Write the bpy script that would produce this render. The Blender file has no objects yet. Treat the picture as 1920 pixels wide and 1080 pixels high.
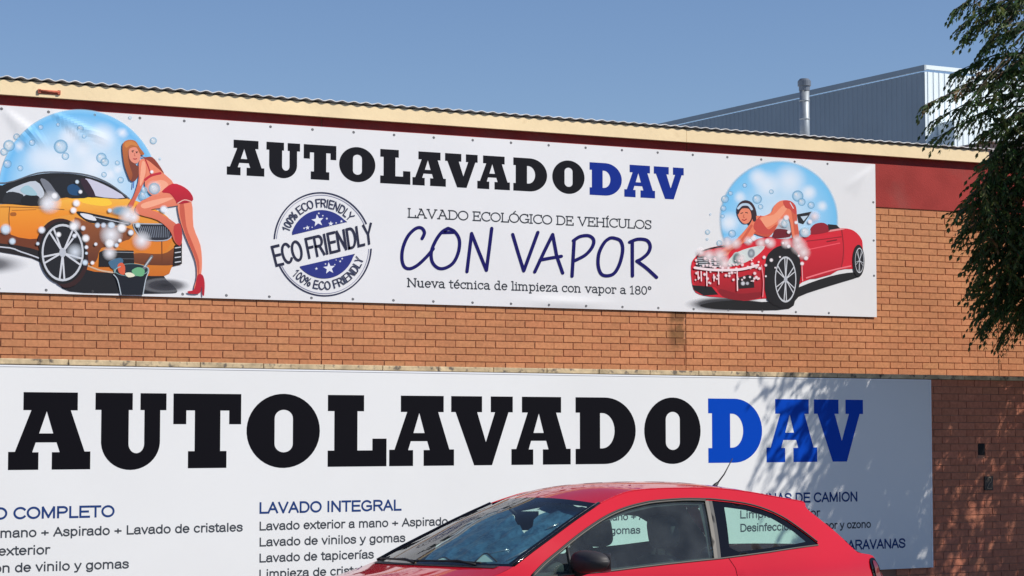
import bpy, bmesh, math, random
from mathutils import Vector, Matrix
from mathutils.geometry import delaunay_2d_cdt, tessellate_polygon

random.seed(7)
R = math.radians
SC = bpy.context.scene
COL = SC.collection

# ------------------------------------------------------------------ camera
F = 4150.0                       # focal length in pixels of the 1920 px wide photograph
TH = R(27.3)                     # the camera looks this far to the right of the wall's normal
PT = math.atan(265 / F)          # and a little upwards
H = 1.80
cam = bpy.data.cameras.new('camera')
cam.sensor_width = 36.0
cam.lens = F / 1920 * 36
cam.clip_end = 3000
co = bpy.data.objects.new('camera', cam)
co.location = (0, 0, H)
co.rotation_euler = (math.pi / 2 + PT, 0, -TH)
COL.objects.link(co)
SC.camera = co

# ------------------------------------------------------------------ sky, sun, exposure
SUN_EL, SUN_AZ = R(42), R(48)    # azimuth measured from the wall's outward normal towards +X
sdir = Vector((math.cos(SUN_EL) * math.sin(SUN_AZ), -math.cos(SUN_EL) * math.cos(SUN_AZ), math.sin(SUN_EL)))
w = bpy.data.worlds.new('World')
SC.world = w
w.use_nodes = True
nt = w.node_tree
bg = nt.nodes['Background']
sky = nt.nodes.new('ShaderNodeTexSky')
sky.sky_type = 'NISHITA'
sky.sun_disc = False
sky.sun_elevation = SUN_EL
sky.sun_rotation = math.atan2(sdir.x, sdir.y)
sky.altitude = 0
sky.air_density = 1.0
sky.dust_density = 0.0
sky.ozone_density = 5.0
tint = nt.nodes.new('ShaderNodeMix'); tint.data_type = 'RGBA'; tint.blend_type = 'MULTIPLY'
tint.inputs[0].default_value = 1; tint.inputs[7].default_value = (1.0, .965, 1.035, 1)
nt.links.new(sky.outputs[0], tint.inputs[6]); nt.links.new(tint.outputs[2], bg.inputs[0])
bg.inputs[1].default_value = 0.085
sl = bpy.data.lights.new('sun', 'SUN')
sl.energy = 4.4
sl.angle = R(0.5)
sl.color = (1.0, 0.95, 0.87)
so = bpy.data.objects.new('sun', sl)
so.rotation_euler = sdir.to_track_quat('Z', 'Y').to_euler()
so.location = (20, -10, 30)
COL.objects.link(so)
SC.view_settings.view_transform = 'Standard'
SC.view_settings.look = 'None'
SC.view_settings.gamma = 1
SC.view_settings.exposure = 0.21

# ------------------------------------------------------------------ geometry of the place
YB = 22.3                        # building front
YW = 19.3                        # perimeter wall front
cs, sn = math.cos(TH), math.sin(TH)


def P(px, py, Y):
    """the point of the vertical plane y = Y that shows at pixel (px, py) of the photograph"""
    u = (px - 960) / F
    v = (540 - py) / F
    fw = math.cos(PT) - v * math.sin(PT)
    up = math.sin(PT) + v * math.cos(PT)
    X = u * cs + fw * sn
    D = -u * sn + fw * cs
    s = Y / D
    return Vector((X * s, Y, H + up * s))


# the yard wall stands at a slight angle to the building: it is laid out square and then turned about ANCHOR
ANCHOR = Vector((10.4, YW, 0))
TURN = R(5.0)


def PW(px, py, Y):
    """like P, for a plane y = Y of the yard wall before it is turned"""
    u = (px - 960) / F
    v = (540 - py) / F
    fw = math.cos(PT) - v * math.sin(PT)
    d = Vector((u * cs + fw * sn, -u * sn + fw * cs, math.sin(PT) + v * math.cos(PT)))
    back = Matrix.Rotation(-TURN, 3, 'Z')
    c = ANCHOR + back @ (Vector((0, 0, H)) - ANCHOR)
    d = back @ d
    return c + d * ((Y - c.y) / d.y)


# ------------------------------------------------------------------ object helpers
def tag(o, label=None, cat=None, group=None, kind=None):
    if label: o['label'] = label
    if cat: o['category'] = cat
    if group: o['group'] = group
    if kind: o['kind'] = kind
    return o


def thing(name, label, cat, loc=(0, 0, 0), rz=0.0, group=None):
    o = bpy.data.objects.new(name, None)
    o.location = loc
    o.rotation_euler = (0, 0, rz)
    o.empty_display_size = 0.2
    COL.objects.link(o)
    return tag(o, label, cat, group)


def link(name, me, m, parent=None, world=True):
    """link a mesh; with world=True its coordinates are world coordinates"""
    o = bpy.data.objects.new(name, me)
    if m is not None:
        for mm in (m if isinstance(m, (list, tuple)) else [m]):
            me.materials.append(mm)
    COL.objects.link(o)
    if parent is not None:
        o.parent = parent
        if world:
            # only a thing's Empty stands away from the origin; its parts sit at the identity
            if parent.parent is None:
                o.matrix_parent_inverse = Matrix.LocRotScale(parent.location, parent.rotation_euler, None).inverted()
    return o


class MB:
    """collects faces; may carry a colour per face corner and a material index"""
    def __init__(s):
        s.v, s.f, s.c, s.mi, s.sm = [], [], [], [], []

    def add(s, vs, fs, col=None, mi=0, smooth=False):
        b = len(s.v)
        s.v += [tuple(p) for p in vs]
        for f in fs:
            s.f.append([b + i for i in f])
            s.mi.append(mi)
            s.sm.append(smooth)
            if col is None: s.c.append(None)
            elif isinstance(col, list): s.c.append([col[i] for i in f])
            else: s.c.append([col] * len(f))

    def box(s, a, b, col=None, mi=0, M=None):
        x0, y0, z0 = a; x1, y1, z1 = b
        vs = [Vector(p) for p in ((x0, y0, z0), (x1, y0, z0), (x1, y1, z0), (x0, y1, z0), (x0, y0, z1), (x1, y0, z1), (x1, y1, z1), (x0, y1, z1))]
        if M is not None: vs = [M @ p for p in vs]
        s.add(vs, [(0, 3, 2, 1), (4, 5, 6, 7), (0, 1, 5, 4), (1, 2, 6, 5), (2, 3, 7, 6), (3, 0, 4, 7)], col, mi)

    def tube(s, pts, rad, n=8, col=None, mi=0, cap=True, smooth=True):
        pts = [Vector(p) for p in pts]
        rs = rad if isinstance(rad, (list, tuple)) else [rad] * len(pts)
        vs, fs = [], []
        run = pts[-1] - pts[0]
        ref = Vector((0, 1, 0)) if abs(run.z) > .8 * run.length else Vector((0, 0, 1))
        for i, p in enumerate(pts):
            d = (pts[min(i + 1, len(pts) - 1)] - pts[max(i - 1, 0)])
            d = d.normalized() if d.length > 1e-9 else Vector((0, 0, 1))
            a = d.cross(ref)
            if a.length < 1e-3: a = d.cross(Vector((1, 0, 0)))
            a.normalize(); b = d.cross(a)
            for k in range(n):
                t = 2 * math.pi * k / n
                vs.append(p + (a * math.cos(t) + b * math.sin(t)) * rs[i])
        for i in range(len(pts) - 1):
            for k in range(n):
                k2 = (k + 1) % n
                fs.append((i * n + k, i * n + k2, (i + 1) * n + k2, (i + 1) * n + k))
        if cap:
            fs.append(tuple(range(n))[::-1]); fs.append(tuple((len(pts) - 1) * n + k for k in range(n)))
        s.add(vs, fs, col, mi, smooth)

    def grid(s, fn, nu, nv, col=None, mi=0, smooth=True, flip=False, keep=None):
        vs = [fn(i / nu, j / nv) for i in range(nu + 1) for j in range(nv + 1)]
        fs = []
        for i in range(nu):
            for j in range(nv):
                if keep and not keep((i + .5) / nu, (j + .5) / nv): continue
                q = (i * (nv + 1) + j, (i + 1) * (nv + 1) + j, (i + 1) * (nv + 1) + j + 1, i * (nv + 1) + j + 1)
                fs.append(q[::-1] if flip else q)
        s.add(vs, fs, col, mi, smooth)

    def mesh(s, name):
        me = bpy.data.meshes.new(name)
        me.from_pydata(s.v, [], s.f)
        me.polygons.foreach_set('material_index', s.mi)
        me.polygons.foreach_set('use_smooth', s.sm)
        if any(c is not None for c in s.c):
            at = me.color_attributes.new('col', 'FLOAT_COLOR', 'CORNER')
            flat = []
            for f, c in zip(s.f, s.c):
                for k in range(len(f)):
                    x = c[k] if c else (1, 1, 1, 1)
                    flat += [x[0], x[1], x[2], x[3] if len(x) > 3 else 1.0]
            at.data.foreach_set('color', flat)
        me.update()
        return me

    def build(s, name, m, parent=None, world=True):
        return link(name, s.mesh(name), m, parent, world)


# ------------------------------------------------------------------ material helpers
def lin(r, g, b):
    """sRGB 0..255 to linear"""
    f = lambda c: (c / 255 / 12.92) if c / 255 <= .04045 else ((c / 255 + .055) / 1.055) ** 2.4
    return (f(r), f(g), f(b))


def mat(name, col, rough=.6, metal=0., spec=.5, coat=0., noise=None, bump=None, attr=False, alpha=False, mix2=None):
    """Principled; noise=(scale, amount) modulates the colour, bump=(scale, strength, distance), mix2=(colour, scale, low, high)"""
    m = bpy.data.materials.new(name)
    m.use_nodes = True
    n, l = m.node_tree.nodes, m.node_tree.links
    b = n['Principled BSDF']
    b.inputs['Roughness'].default_value = rough
    b.inputs['Metallic'].default_value = metal
    b.inputs['Specular IOR Level'].default_value = spec
    b.inputs['Coat Weight'].default_value = coat
    b.inputs['Coat Roughness'].default_value = .04
    c = None
    if attr:
        a = n.new('ShaderNodeVertexColor'); a.layer_name = 'col'
        c = a.outputs['Color']
        if alpha: l.new(a.outputs['Alpha'], b.inputs['Alpha'])
    else:
        rgb = n.new('ShaderNodeRGB'); rgb.outputs[0].default_value = (*col, 1)
        c = rgb.outputs[0]
    tc = n.new('ShaderNodeTexCoord')
    if mix2:
        tx = n.new('ShaderNodeTexNoise'); tx.inputs['Scale'].default_value = mix2[1]; tx.inputs['Detail'].default_value = 6
        l.new(tc.outputs['Object'], tx.inputs['Vector'])
        mr = n.new('ShaderNodeMapRange'); mr.inputs[1].default_value = mix2[2]; mr.inputs[2].default_value = mix2[3]
        l.new(tx.outputs['Fac'], mr.inputs[0])
        mx = n.new('ShaderNodeMix'); mx.data_type = 'RGBA'
        l.new(mr.outputs[0], mx.inputs[0]); l.new(c, mx.inputs[6]); mx.inputs[7].default_value = (*mix2[0], 1)
        c = mx.outputs[2]
    if noise:
        tx = n.new('ShaderNodeTexNoise'); tx.inputs['Scale'].default_value = noise[0]; tx.inputs['Detail'].default_value = 5
        l.new(tc.outputs['Object'], tx.inputs['Vector'])
        mr = n.new('ShaderNodeMapRange'); mr.inputs[1].default_value = .3; mr.inputs[2].default_value = .7
        mr.inputs[3].default_value = 1 - noise[1]; mr.inputs[4].default_value = 1 + noise[1]
        l.new(tx.outputs['Fac'], mr.inputs[0])
        mx = n.new('ShaderNodeMix'); mx.data_type = 'RGBA'; mx.blend_type = 'MULTIPLY'; mx.inputs[0].default_value = 1
        l.new(c, mx.inputs[6]); l.new(mr.outputs[0], mx.inputs[7])
        c = mx.outputs[2]
    l.new(c, b.inputs['Base Color'])
    if bump:
        tx = n.new('ShaderNodeTexNoise'); tx.inputs['Scale'].default_value = bump[0]; tx.inputs['Detail'].default_value = 4
        l.new(tc.outputs['Object'], tx.inputs['Vector'])
        bp = n.new('ShaderNodeBump'); bp.inputs['Strength'].default_value = bump[1]; bp.inputs['Distance'].default_value = bump[2]
        l.new(tx.outputs['Fac'], bp.inputs['Height']); l.new(bp.outputs[0], b.inputs['Normal'])
    return m


def glass_mat(name, tint, ior=1.5, dust_veil=.05):
    """thin tinted pane: transmission, mirror reflection and a patchy dusty veil that also stands in for reflected surroundings"""
    m = bpy.data.materials.new(name); m.use_nodes = True
    n, l = m.node_tree.nodes, m.node_tree.links
    n.remove(n['Principled BSDF'])
    t = n.new('ShaderNodeBsdfTransparent'); t.inputs[0].default_value = (*tint, 1)
    g = n.new('ShaderNodeBsdfGlossy'); g.inputs['Roughness'].default_value = .01
    fr = n.new('ShaderNodeFresnel')
    # the pane is a single sheet: seen from inside it must not mirror everything
    ge = n.new('ShaderNodeNewGeometry'); mi_ = n.new('ShaderNodeMapRange')
    mi_.inputs[3].default_value = ior; mi_.inputs[4].default_value = 1 / ior
    l.new(ge.outputs['Backfacing'], mi_.inputs[0]); l.new(mi_.outputs[0], fr.inputs[0])
    mx = n.new('ShaderNodeMixShader')
    l.new(fr.outputs[0], mx.inputs[0]); l.new(t.outputs[0], mx.inputs[1]); l.new(g.outputs[0], mx.inputs[2])
    d = n.new('ShaderNodeBsdfDiffuse'); d.inputs[0].default_value = (.45, .5, .52, 1)  # dusty film, also lifting the pane as reflected surroundings would
    tc = n.new('ShaderNodeTexCoord'); tx = n.new('ShaderNodeTexNoise'); tx.inputs['Scale'].default_value = 6; tx.inputs['Detail'].default_value = 8
    l.new(tc.outputs['Object'], tx.inputs['Vector'])
    mr = n.new('ShaderNodeMapRange'); mr.inputs[1].default_value = .3; mr.inputs[2].default_value = .75; mr.inputs[3].default_value = dust_veil * .6; mr.inputs[4].default_value = dust_veil * 1.5
    l.new(tx.outputs['Fac'], mr.inputs[0])
    m2 = n.new('ShaderNodeMixShader')
    l.new(mr.outputs[0], m2.inputs[0]); l.new(mx.outputs[0], m2.inputs[1]); l.new(d.outputs[0], m2.inputs[2])
    l.new(m2.outputs[0], n['Material Output'].inputs[0])
    return m


def smooth_closed(pts, k=4):
    """closed Catmull-Rom through the points"""
    n = len(pts); out = []
    for i in range(n):
        p0, p1, p2, p3 = (pts[(i + d) % n] for d in (-1, 0, 1, 2))
        for j in range(k):
            t = j / k
            out.append(tuple(.5 * (2 * p1[a] + (p2[a] - p0[a]) * t + (2 * p0[a] - 5 * p1[a] + 4 * p2[a] - p3[a]) * t * t + (3 * p1[a] - p0[a] - 3 * p2[a] + p3[a]) * t ** 3) for a in range(len(p1))))
    return out


def smooth_open(pts, k=6):
    n = len(pts); out = []
    for i in range(n - 1):
        p0, p1, p2, p3 = pts[max(i - 1, 0)], pts[i], pts[i + 1], pts[min(i + 2, n - 1)]
        for j in range(k):
            t = j / k
            out.append(tuple(.5 * (2 * p1[a] + (p2[a] - p0[a]) * t + (2 * p0[a] - 5 * p1[a] + 4 * p2[a] - p3[a]) * t * t + (3 * p1[a] - p0[a] - 3 * p2[a] + p3[a]) * t ** 3) for a in range(len(p1))))
    out.append(tuple(pts[-1]))
    return out


def inpoly(x, y, poly):
    c = False; n = len(poly); j = n - 1
    for i in range(n):
        xi, yi = poly[i][0], poly[i][1]; xj, yj = poly[j][0], poly[j][1]
        if (yi > y) != (yj > y) and x < (xj - xi) * (y - yi) / (yj - yi) + xi: c = not c
        j = i
    return c


def tri_fill(loops):
    """2-D loops (outer, then holes) -> verts, triangles"""
    vs3 = [[Vector((p[0], p[1], 0)) for p in lp] for lp in loops]
    tris = tessellate_polygon(vs3)
    flat = [(p[0], p[1]) for lp in loops for p in lp]
    return flat, [tuple(t) for t in tris]


# ------------------------------------------------------------------ materials
M_mortar = mat('mortar', (.50, .235, .12), .95, noise=(30, .2))
M_band = mat('red_painted_render', (.36, .050, .044), .9, spec=.15, noise=(2.2, .16), mix2=((.30, .075, .065), 2.5, .5, .8), bump=(60, .3, .01))
M_fascia = mat('cream_painted_fascia', (.93, .73, .44), .7, mix2=((.70, .52, .30), 5, .64, .84), noise=(2.5, .06), bump=(20, .15, .01))
M_sheet = mat('fibre_cement_sheet', (.62, .61, .60), .85, noise=(6, .2))
M_galv = mat('galvanised_steel', (.30, .33, .355), .5, metal=.4, noise=(8, .12))
M_vinyl = mat('white_banner_vinyl', (.81, .81, .82), .5, spec=.35, noise=(1.2, .02))
M_panel = mat('white_sign_panel', (.755, .752, .745), .45, spec=.4, noise=(.8, .02))
M_print = mat('printed_ink', (1, 1, 1), .5, spec=.35, attr=True, alpha=True)
M_black = mat('black_ink', (.004, .0035, .006), .5, spec=.08)
M_bblack = mat('faded_black_ink', (.011, .011, .015), .5, spec=.08)
M_blue = mat('blue_vinyl', lin(0, 66, 176), .45, spec=.08)
M_bblue = mat('banner_blue_ink', lin(24, 50, 142), .5, spec=.08)
M_grey = mat('dark_grey_ink', lin(66, 70, 76), .5, spec=.08)
M_navy = mat('navy_ink', lin(36, 62, 116), .5, spec=.08)
M_dnavy = mat('deep_navy_ink', lin(30, 28, 98), .5, spec=.08)
M_logo = mat('logo_navy_ink', lin(34, 40, 78), .5, spec=.08)
M_hole = mat('recess_shade', (.01, .008, .008), .9)
M_coping = mat('weathered_coping_stone', (.53, .41, .25), .9, noise=(9, .3), mix2=((.16, .13, .10), 14, .56, .66), bump=(30, .4, .01))
M_plain = mat('plain_masonry', (.3, .15, .1), .95, noise=(4, .2))
M_asphalt = mat('asphalt', (.10, .10, .10), .95, noise=(40, .3), bump=(200, .4, .01))


def brick_mat(name, stain=None):
    m = mat(name, (1, 1, 1), .9, attr=True, spec=.2, noise=(26, .13), bump=(90, .35, .006))
    n, l = m.node_tree.nodes, m.node_tree.links
    b = n['Principled BSDF']
    src = b.inputs['Base Color'].links[0].from_socket
    tc = n.new('ShaderNodeTexCoord')
    # broad weathering
    t0 = n.new('ShaderNodeTexNoise'); t0.inputs['Scale'].default_value = .9; t0.inputs['Detail'].default_value = 4
    l.new(tc.outputs['Object'], t0.inputs['Vector'])
    r0 = n.new('ShaderNodeMapRange'); r0.inputs[1].default_value = .35; r0.inputs[2].default_value = .65; r0.inputs[3].default_value = .92; r0.inputs[4].default_value = 1.06
    l.new(t0.outputs['Fac'], r0.inputs[0])
    m0 = n.new('ShaderNodeMix'); m0.data_type = 'RGBA'; m0.blend_type = 'MULTIPLY'; m0.inputs[0].default_value = 1
    l.new(src, m0.inputs[6]); l.new(r0.outputs[0], m0.inputs[7])
    src = m0.outputs[2]
    if stain:
        x0, x1, z1 = stain
        sx = n.new('ShaderNodeSeparateXYZ'); l.new(tc.outputs['Object'], sx.inputs[0])
        tx = n.new('ShaderNodeTexNoise'); tx.inputs['Scale'].default_value = 5; tx.inputs['Detail'].default_value = 5
        l.new(tc.outputs['Object'], tx.inputs['Vector'])

        def rng(v, a, b_):
            k = n.new('ShaderNodeMapRange'); k.interpolation_type = 'SMOOTHSTEP'
            k.inputs[1].default_value = a; k.inputs[2].default_value = b_; l.new(v, k.inputs[0]); return k.outputs[0]

        def mul(a, b_):
            k = n.new('ShaderNodeMath'); k.operation = 'MULTIPLY'; l.new(a, k.inputs[0]); l.new(b_, k.inputs[1]); return k.outputs[0]
        k = mul(rng(sx.outputs[0], x0 - .03, x0 + .07), rng(sx.outputs[0], x1 + .03, x1 - .015))
        k = mul(k, rng(tx.outputs['Fac'], .30, .5))
        k = mul(k, rng(sx.outputs[2], 2.45, z1))
        m1 = n.new('ShaderNodeMix'); m1.data_type = 'RGBA'; m1.blend_type = 'MULTIPLY'
        l.new(k, m1.inputs[0]); l.new(src, m1.inputs[6]); m1.inputs[7].default_value = (.42, .45, .42, 1)
        src = m1.outputs[2]
    l.new(src, b.inputs['Base Color'])
    return m


# ------------------------------------------------------------------ ground
g = MB()
g.add([(-400, -400, 0), (400, -400, 0), (400, 600, 0), (-400, 600, 0)], [(0, 1, 2, 3)])
tag(g.build('ground', M_asphalt), kind='structure')

# ------------------------------------------------------------------ bricks
def bricks(mb, X0, X1, Z0, Z1, Y, L, hgt, xphase, zphase, tint, joint=.0105, depth=.0085, gaps=(), hole=None):
    """running-bond bricks standing proud of the mortar, each its own block with its own tone"""
    k0 = math.floor((Z0 - zphase) / hgt); k1 = math.ceil((Z1 - zphase) / hgt)
    for k in range(k0, k1):
        za = zphase + k * hgt + joint / 2; zb = zphase + (k + 1) * hgt - joint / 2
        za, zb = max(za, Z0), min(zb, Z1)
        if zb - za < .012: continue
        off = xphase + (L / 2 if k % 2 else 0)
        i0 = math.floor((X0 - off) / L); i1 = math.ceil((X1 - off) / L)
        for i in range(i0, i1):
            jx = random.uniform(-.003, .003)
            xa = max(off + i * L + joint / 2 + jx, X0); xb = min(off + (i + 1) * L - joint / 2 + jx, X1)
            if xb - xa < .012: continue
            t = random.gauss(0, 1)
            q = random.random()
            c = [tint[a] * (1 + .030 * t + random.gauss(0, .009)) for a in range(3)]
            if q < .10: c = [c[0] * 1.0, c[1] * .955, c[2] * .955]
            elif q < .24: c = [c[0] * 1.02, c[1] * 1.05, c[2] * 1.04]
            elif q < .28: c = [c[0] * .9, c[1] * .88, c[2] * .9]
            segs = [(xa, xb)]
            for gx in gaps:
                ns = []
                for a, b in segs:
                    if a < gx - .006 < b or a < gx + .006 < b:
                        if gx - .006 - a > .01: ns.append((a, gx - .006))
                        if b - gx - .006 > .01: ns.append((gx + .006, b))
                    else: ns.append((a, b))
                segs = ns
            dy = random.uniform(-.0015, .0015)
            if hole and zb > hole[2] + .02 and za < hole[3] - .02:
                cut = []
                for a, b in segs:
                    if b < hole[0] or a > hole[1]: cut.append((a, b)); continue
                    if hole[0] - a > .01: cut.append((a, hole[0]))
                    if b - hole[1] > .01: cut.append((hole[1], b))
                segs = cut
            for a, b in segs:
                vs = [(a, Y + dy, za), (b, Y + dy, za), (b, Y + dy, zb), (a, Y + dy, zb),
                      (a, Y + depth, za), (b, Y + depth, za), (b, Y + depth, zb), (a, Y + depth, zb)]
                mb.add(vs, [(0, 1, 2, 3), (4, 5, 1, 0), (5, 6, 2, 1), (6, 7, 3, 2), (7, 4, 0, 3)], tuple(c))


# ------------------------------------------------------------------ the building
BX0, BX1 = 1.0, 25.0
z_bt = P(1700, 391, YB).z                # underside of the red band
z_ft = P(600, 193, YB - .05).z           # top of the cream fascia
z_fb = P(600, 219, YB - .05).z           # its underside
bld = thing('brick_building', 'long low brick building with a red band and cream eaves behind the sign wall', 'building', (12, YB, 0))
xj = [P(603, 620, YB).x, P(1286, 640, YB).x, P(1873, 690, YB).x]
b = MB()
HC = 0.0797
z0 = P(500, 560 + 120 / 8, YB).z         # a bed joint
bricks(b, BX0, BX1, 1.2, z_bt - .004, YB, .25, HC, xj[0] - .005, z0 - HC * 60, (.575, .245, .115), gaps=xj)
M_brick = brick_mat('clay_brick', (P(1252, 600, YB).x, P(1286, 600, YB).x, 3.0))
b.build('brickwork', M_brick, bld)
b = MB()
b.box((BX0, YB + .0085, 0), (BX1, YB + 12, z_ft - .06))
b.build('wall', M_mortar, bld)
b = MB()
edges = [BX0] + [P(603, 240, YB).x, P(1287, 280, YB).x] + [BX1]
for a, c in zip(edges[:-1], edges[1:]):
    b.box((a + .006, YB - .004, z_bt), (c - .006, YB + .0085, z_fb + .03))
b.build('painted_band', M_band, bld)
b = MB()
xf = P(1853, 300, YB - .06).x
fj = [BX0, P(1281, 262, YB).x, xf]
for a, c in zip(fj[:-1], fj[1:]):
    b.box((a + .002, YB - .075, z_fb), (c - .002, YB + .05, z_ft))
fas = b.build('fascia', M_fascia, bld)
# rust red bracket left on the fascia
b = MB()
q0, q1 = P(71, 168, YB - .08), P(113, 178, YB - .08)
b.box((q0.x, YB - .082, q1.z), (q1.x, YB - .0755, q0.z + .0))
b.tube([(q0.x + .01, YB - .085, q0.z - .012), (q1.x - .01, YB - .085, q0.z - .012)], .014)
for xx in (q0.x + .015, q1.x - .015):
    b.box((xx - .014, YB - .095, q0.z - .035), (xx + .014, YB - .0825, q0.z + .006))
b.build('bracket', mat('rusty_red_paint', lin(186, 92, 66), .7, noise=(30, .25)), fas)
# corrugated roofing with its wavy front edge over the fascia
b = MB()
pitch, amp = .142, .0125
nx = int((xf + .1 - BX0) / pitch * 8)
zr = z_ft + .021
def rf(u, v):
    x = BX0 + (xf + .1 - BX0) * u
    return (x, YB - .10 + v * 9.0, zr + amp * (1 - .55 * u) * math.cos(2 * math.pi * x / pitch) + v * 9.0 * .045)
b.grid(rf, nx, 2)
o = b.build('roof_sheet', M_sheet, bld)
md = o.modifiers.new('thickness', 'SOLIDIFY'); md.thickness = .011; md.offset = 1
# dark closure behind the waves
b = MB()
b.box((BX0, YB + .0, z_ft - .02), (xf, YB + .06, z_ft + .015))
b.build('eaves_filler', mat('grey_brown_mortar', (.16, .14, .125), .95, noise=(9, .4)), bld)
# low roof upstand on the right, partly behind the tree
q0 = P(1805, 285, YB + 1.2)
b = MB()
b.box((q0.x, YB + .6, z_ft - .02), (q0.x + 2.4, YB + 1.6, P(1830, 279, YB + 1.2).z))
b.box((q0.x - .05, YB + .55, P(1830, 279, YB + 1.2).z), (q0.x + 2.45, YB + 1.65, P(1830, 276, YB + 1.2).z))
b.build('roof_upstand', mat('grey_flashing', (.26, .25, .26), .7, noise=(5, .2)), bld)
# stainless flue
fy = YB + 1.5
pf = P(1509, 270, fy); pt_ = P(1509, 166, fy)
r = (P(1518.5, 220, fy).x - P(1499.5, 220, fy).x) / 2 * .80
b = MB()
b.tube([(pf.x, fy, pf.z - .35), (pf.x, fy, pt_.z)], r, 20)
for zz in (pf.z + .33, pt_.z - .16):
    b.tube([(pf.x, fy, zz - .012), (pf.x, fy, zz + .012)], r + .004, 20)
fl = b.build('flue_pipe', M_galv, bld)
b = MB()
zt = P(1509, 148, fy).z
b.tube([(pf.x, fy, pt_.z - .03), (pf.x, fy, pt_.z + .03), (pf.x, fy, pt_.z + .031), (pf.x, fy, zt - .03), (pf.x, fy, zt)], [r * 1.12, r * 1.12, r * 1.36, r * 1.36, r * .9], 20, smooth=False)
b.build('flue_cowl', mat('dull_cowl_steel', (.17, .19, .22), .45, metal=.5), fl)

# ------------------------------------------------------------------ far metal warehouse
wc = Vector((P(1733, 122, 66).x, 66, 0))            # nearest corner
zt = P(1733, 122, 66).z
wh = thing('metal_warehouse', 'tall grey ribbed metal warehouse rising behind the brick building', 'warehouse', wc)
M_clad = mat('shade_toned_cladding', (.46, .52, .555), .6, spec=.2, noise=(.7, .05))  # cladding colour darkened for the side that lies in shade
M_clad2 = mat('sun_toned_cladding', (.80, .88, .90), .5, spec=.4, noise=(.7, .05))  # the same cladding, paled for the sunlit front
b = MB()
nr, pr = 215, .30
prof = [(0, 0), (.40, 0), (.50, .03), (.82, .03), (.92, 0)]
vs, fs = [], []
for i in range(nr):
    for a, d in prof:
        y = wc.y + (i + a) * pr
        vs += [(wc.x - d, y, 0), (wc.x - d, y, zt - .25)]
n2 = len(vs) // 2
fs = [(2 * i + 2, 2 * i, 2 * i + 1, 2 * i + 3) for i in range(n2 - 1)]
b.add(vs, fs)
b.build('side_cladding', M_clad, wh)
b = MB()
vs = []
for i in range(110):
    for a, d in prof:
        x = wc.x + (i + a) * .27
        vs += [(x, wc.y - .02 - d * .8, 0), (x, wc.y - .02 - d * .8, zt - .25)]
n2 = len(vs) // 2
b.add(vs, [(2 * i, 2 * i + 2, 2 * i + 3, 2 * i + 1) for i in range(n2 - 1)])
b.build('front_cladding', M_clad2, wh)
b = MB()
b.box((wc.x - .06, wc.y - .08, zt - .20), (wc.x + .03, wc.y + 64.5, zt))
b.build('side_flashing', M_clad, wh)
b = MB()
b.box((wc.x + .032, wc.y - .08, zt - .16), (wc.x + 30, wc.y + .02, zt - .002))
b.build('front_flashing', M_clad2, wh)
b = MB()
b.box((wc.x + .04, wc.y + .03, 0), (wc.x + 29.9, wc.y + 64.4, zt - .3))
b.build('roof', M_clad, wh)
ax = P(1789, 250, 65).x
az = P(1787, 225, 65).z
b = MB()
vs = []
for i in range(60):
    for a, d in prof:
        x = ax + (i + a) * .27
        vs += [(x, 65.0 - d * .8, 0), (x, 65.0 - d * .8, az)]
n2 = len(vs) // 2
b.add(vs, [(2 * i, 2 * i + 2, 2 * i + 3, 2 * i + 1) for i in range(n2 - 1)])
b.box((ax, 65.01, 0), (ax + 16, 65.93, az))
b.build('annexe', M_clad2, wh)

wh.rotation_euler.z = R(1.7)

# ------------------------------------------------------------------ perimeter wall
SX1 = PW(1745, 720, YW - .035).x          # right edge of the big sign
zc1 = PW(700, 684.5, YW - .03).z            # top of the coping
zc0 = PW(700, 694, YW - .03).z
pw = thing('perimeter_wall', 'brick yard wall with pale stone coping behind the parked red car', 'wall', ANCHOR)
b = MB()
vh = PW(1833, 829, YW), PW(1848, 855, YW)
hole = (vh[0].x, vh[1].x, vh[1].z, vh[0].z)
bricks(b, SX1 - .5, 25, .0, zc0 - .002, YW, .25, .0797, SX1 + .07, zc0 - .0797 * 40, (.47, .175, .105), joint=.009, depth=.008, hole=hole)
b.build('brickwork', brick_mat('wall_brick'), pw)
b = MB()
b.box((1, YW + .0078, 0), (25, YW + .24, zc0 - .002))
b.build('masonry', M_plain, pw)
b = MB()
x = 1.0
while x < 25:
    ln = .62 + random.uniform(-.01, .01)
    dz = random.uniform(-.004, .003)
    b.box((x + .003, YW - .028, zc0 + dz * .5), (x + ln - .003, YW + .28, zc1 + dz))
    x += ln
o = b.build('coping', M_coping, pw)
md = o.modifiers.new('worn_edge', 'BEVEL'); md.width = .006; md.segments = 2
b = MB()
b.box((hole[0] + .012, YW + .002, hole[2] + .012), (hole[1] - .012, YW + .0075, hole[3] - .012))
b.build('vent_opening', M_hole, pw)  # near-black plate painting the shade inside the vent hole
q0, q1 = PW(1846, 893, YW - .01), PW(1862, 919, YW - .01)
b = MB()
b.box((q0.x, YW - .014, q1.z), (q1.x, YW + .004, q0.z))
o = b.build('meter_plate', mat('brown_grey_metal', (.060, .045, .035), .6, metal=.2), pw)
b = MB()
cx, cz = (q0.x + q1.x) / 2, (q0.z + q1.z) / 2
wq = (q1.x - q0.x)
b.tube(smooth_open([(cx - wq * .25, YW - .016, cz + wq * .35), (cx + wq * .1, YW - .016, cz + wq * .5), (cx + wq * .25, YW - .016, cz + wq * .2), (cx - wq * .05, YW - .016, cz - wq * .1), (cx - wq * .2, YW - .016, cz - wq * .45), (cx + wq * .28, YW - .016, cz - wq * .45)]), .006, 5)
b.build('plate_mark', mat('tan_mark', (.30, .22, .15), .7), o)

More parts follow.
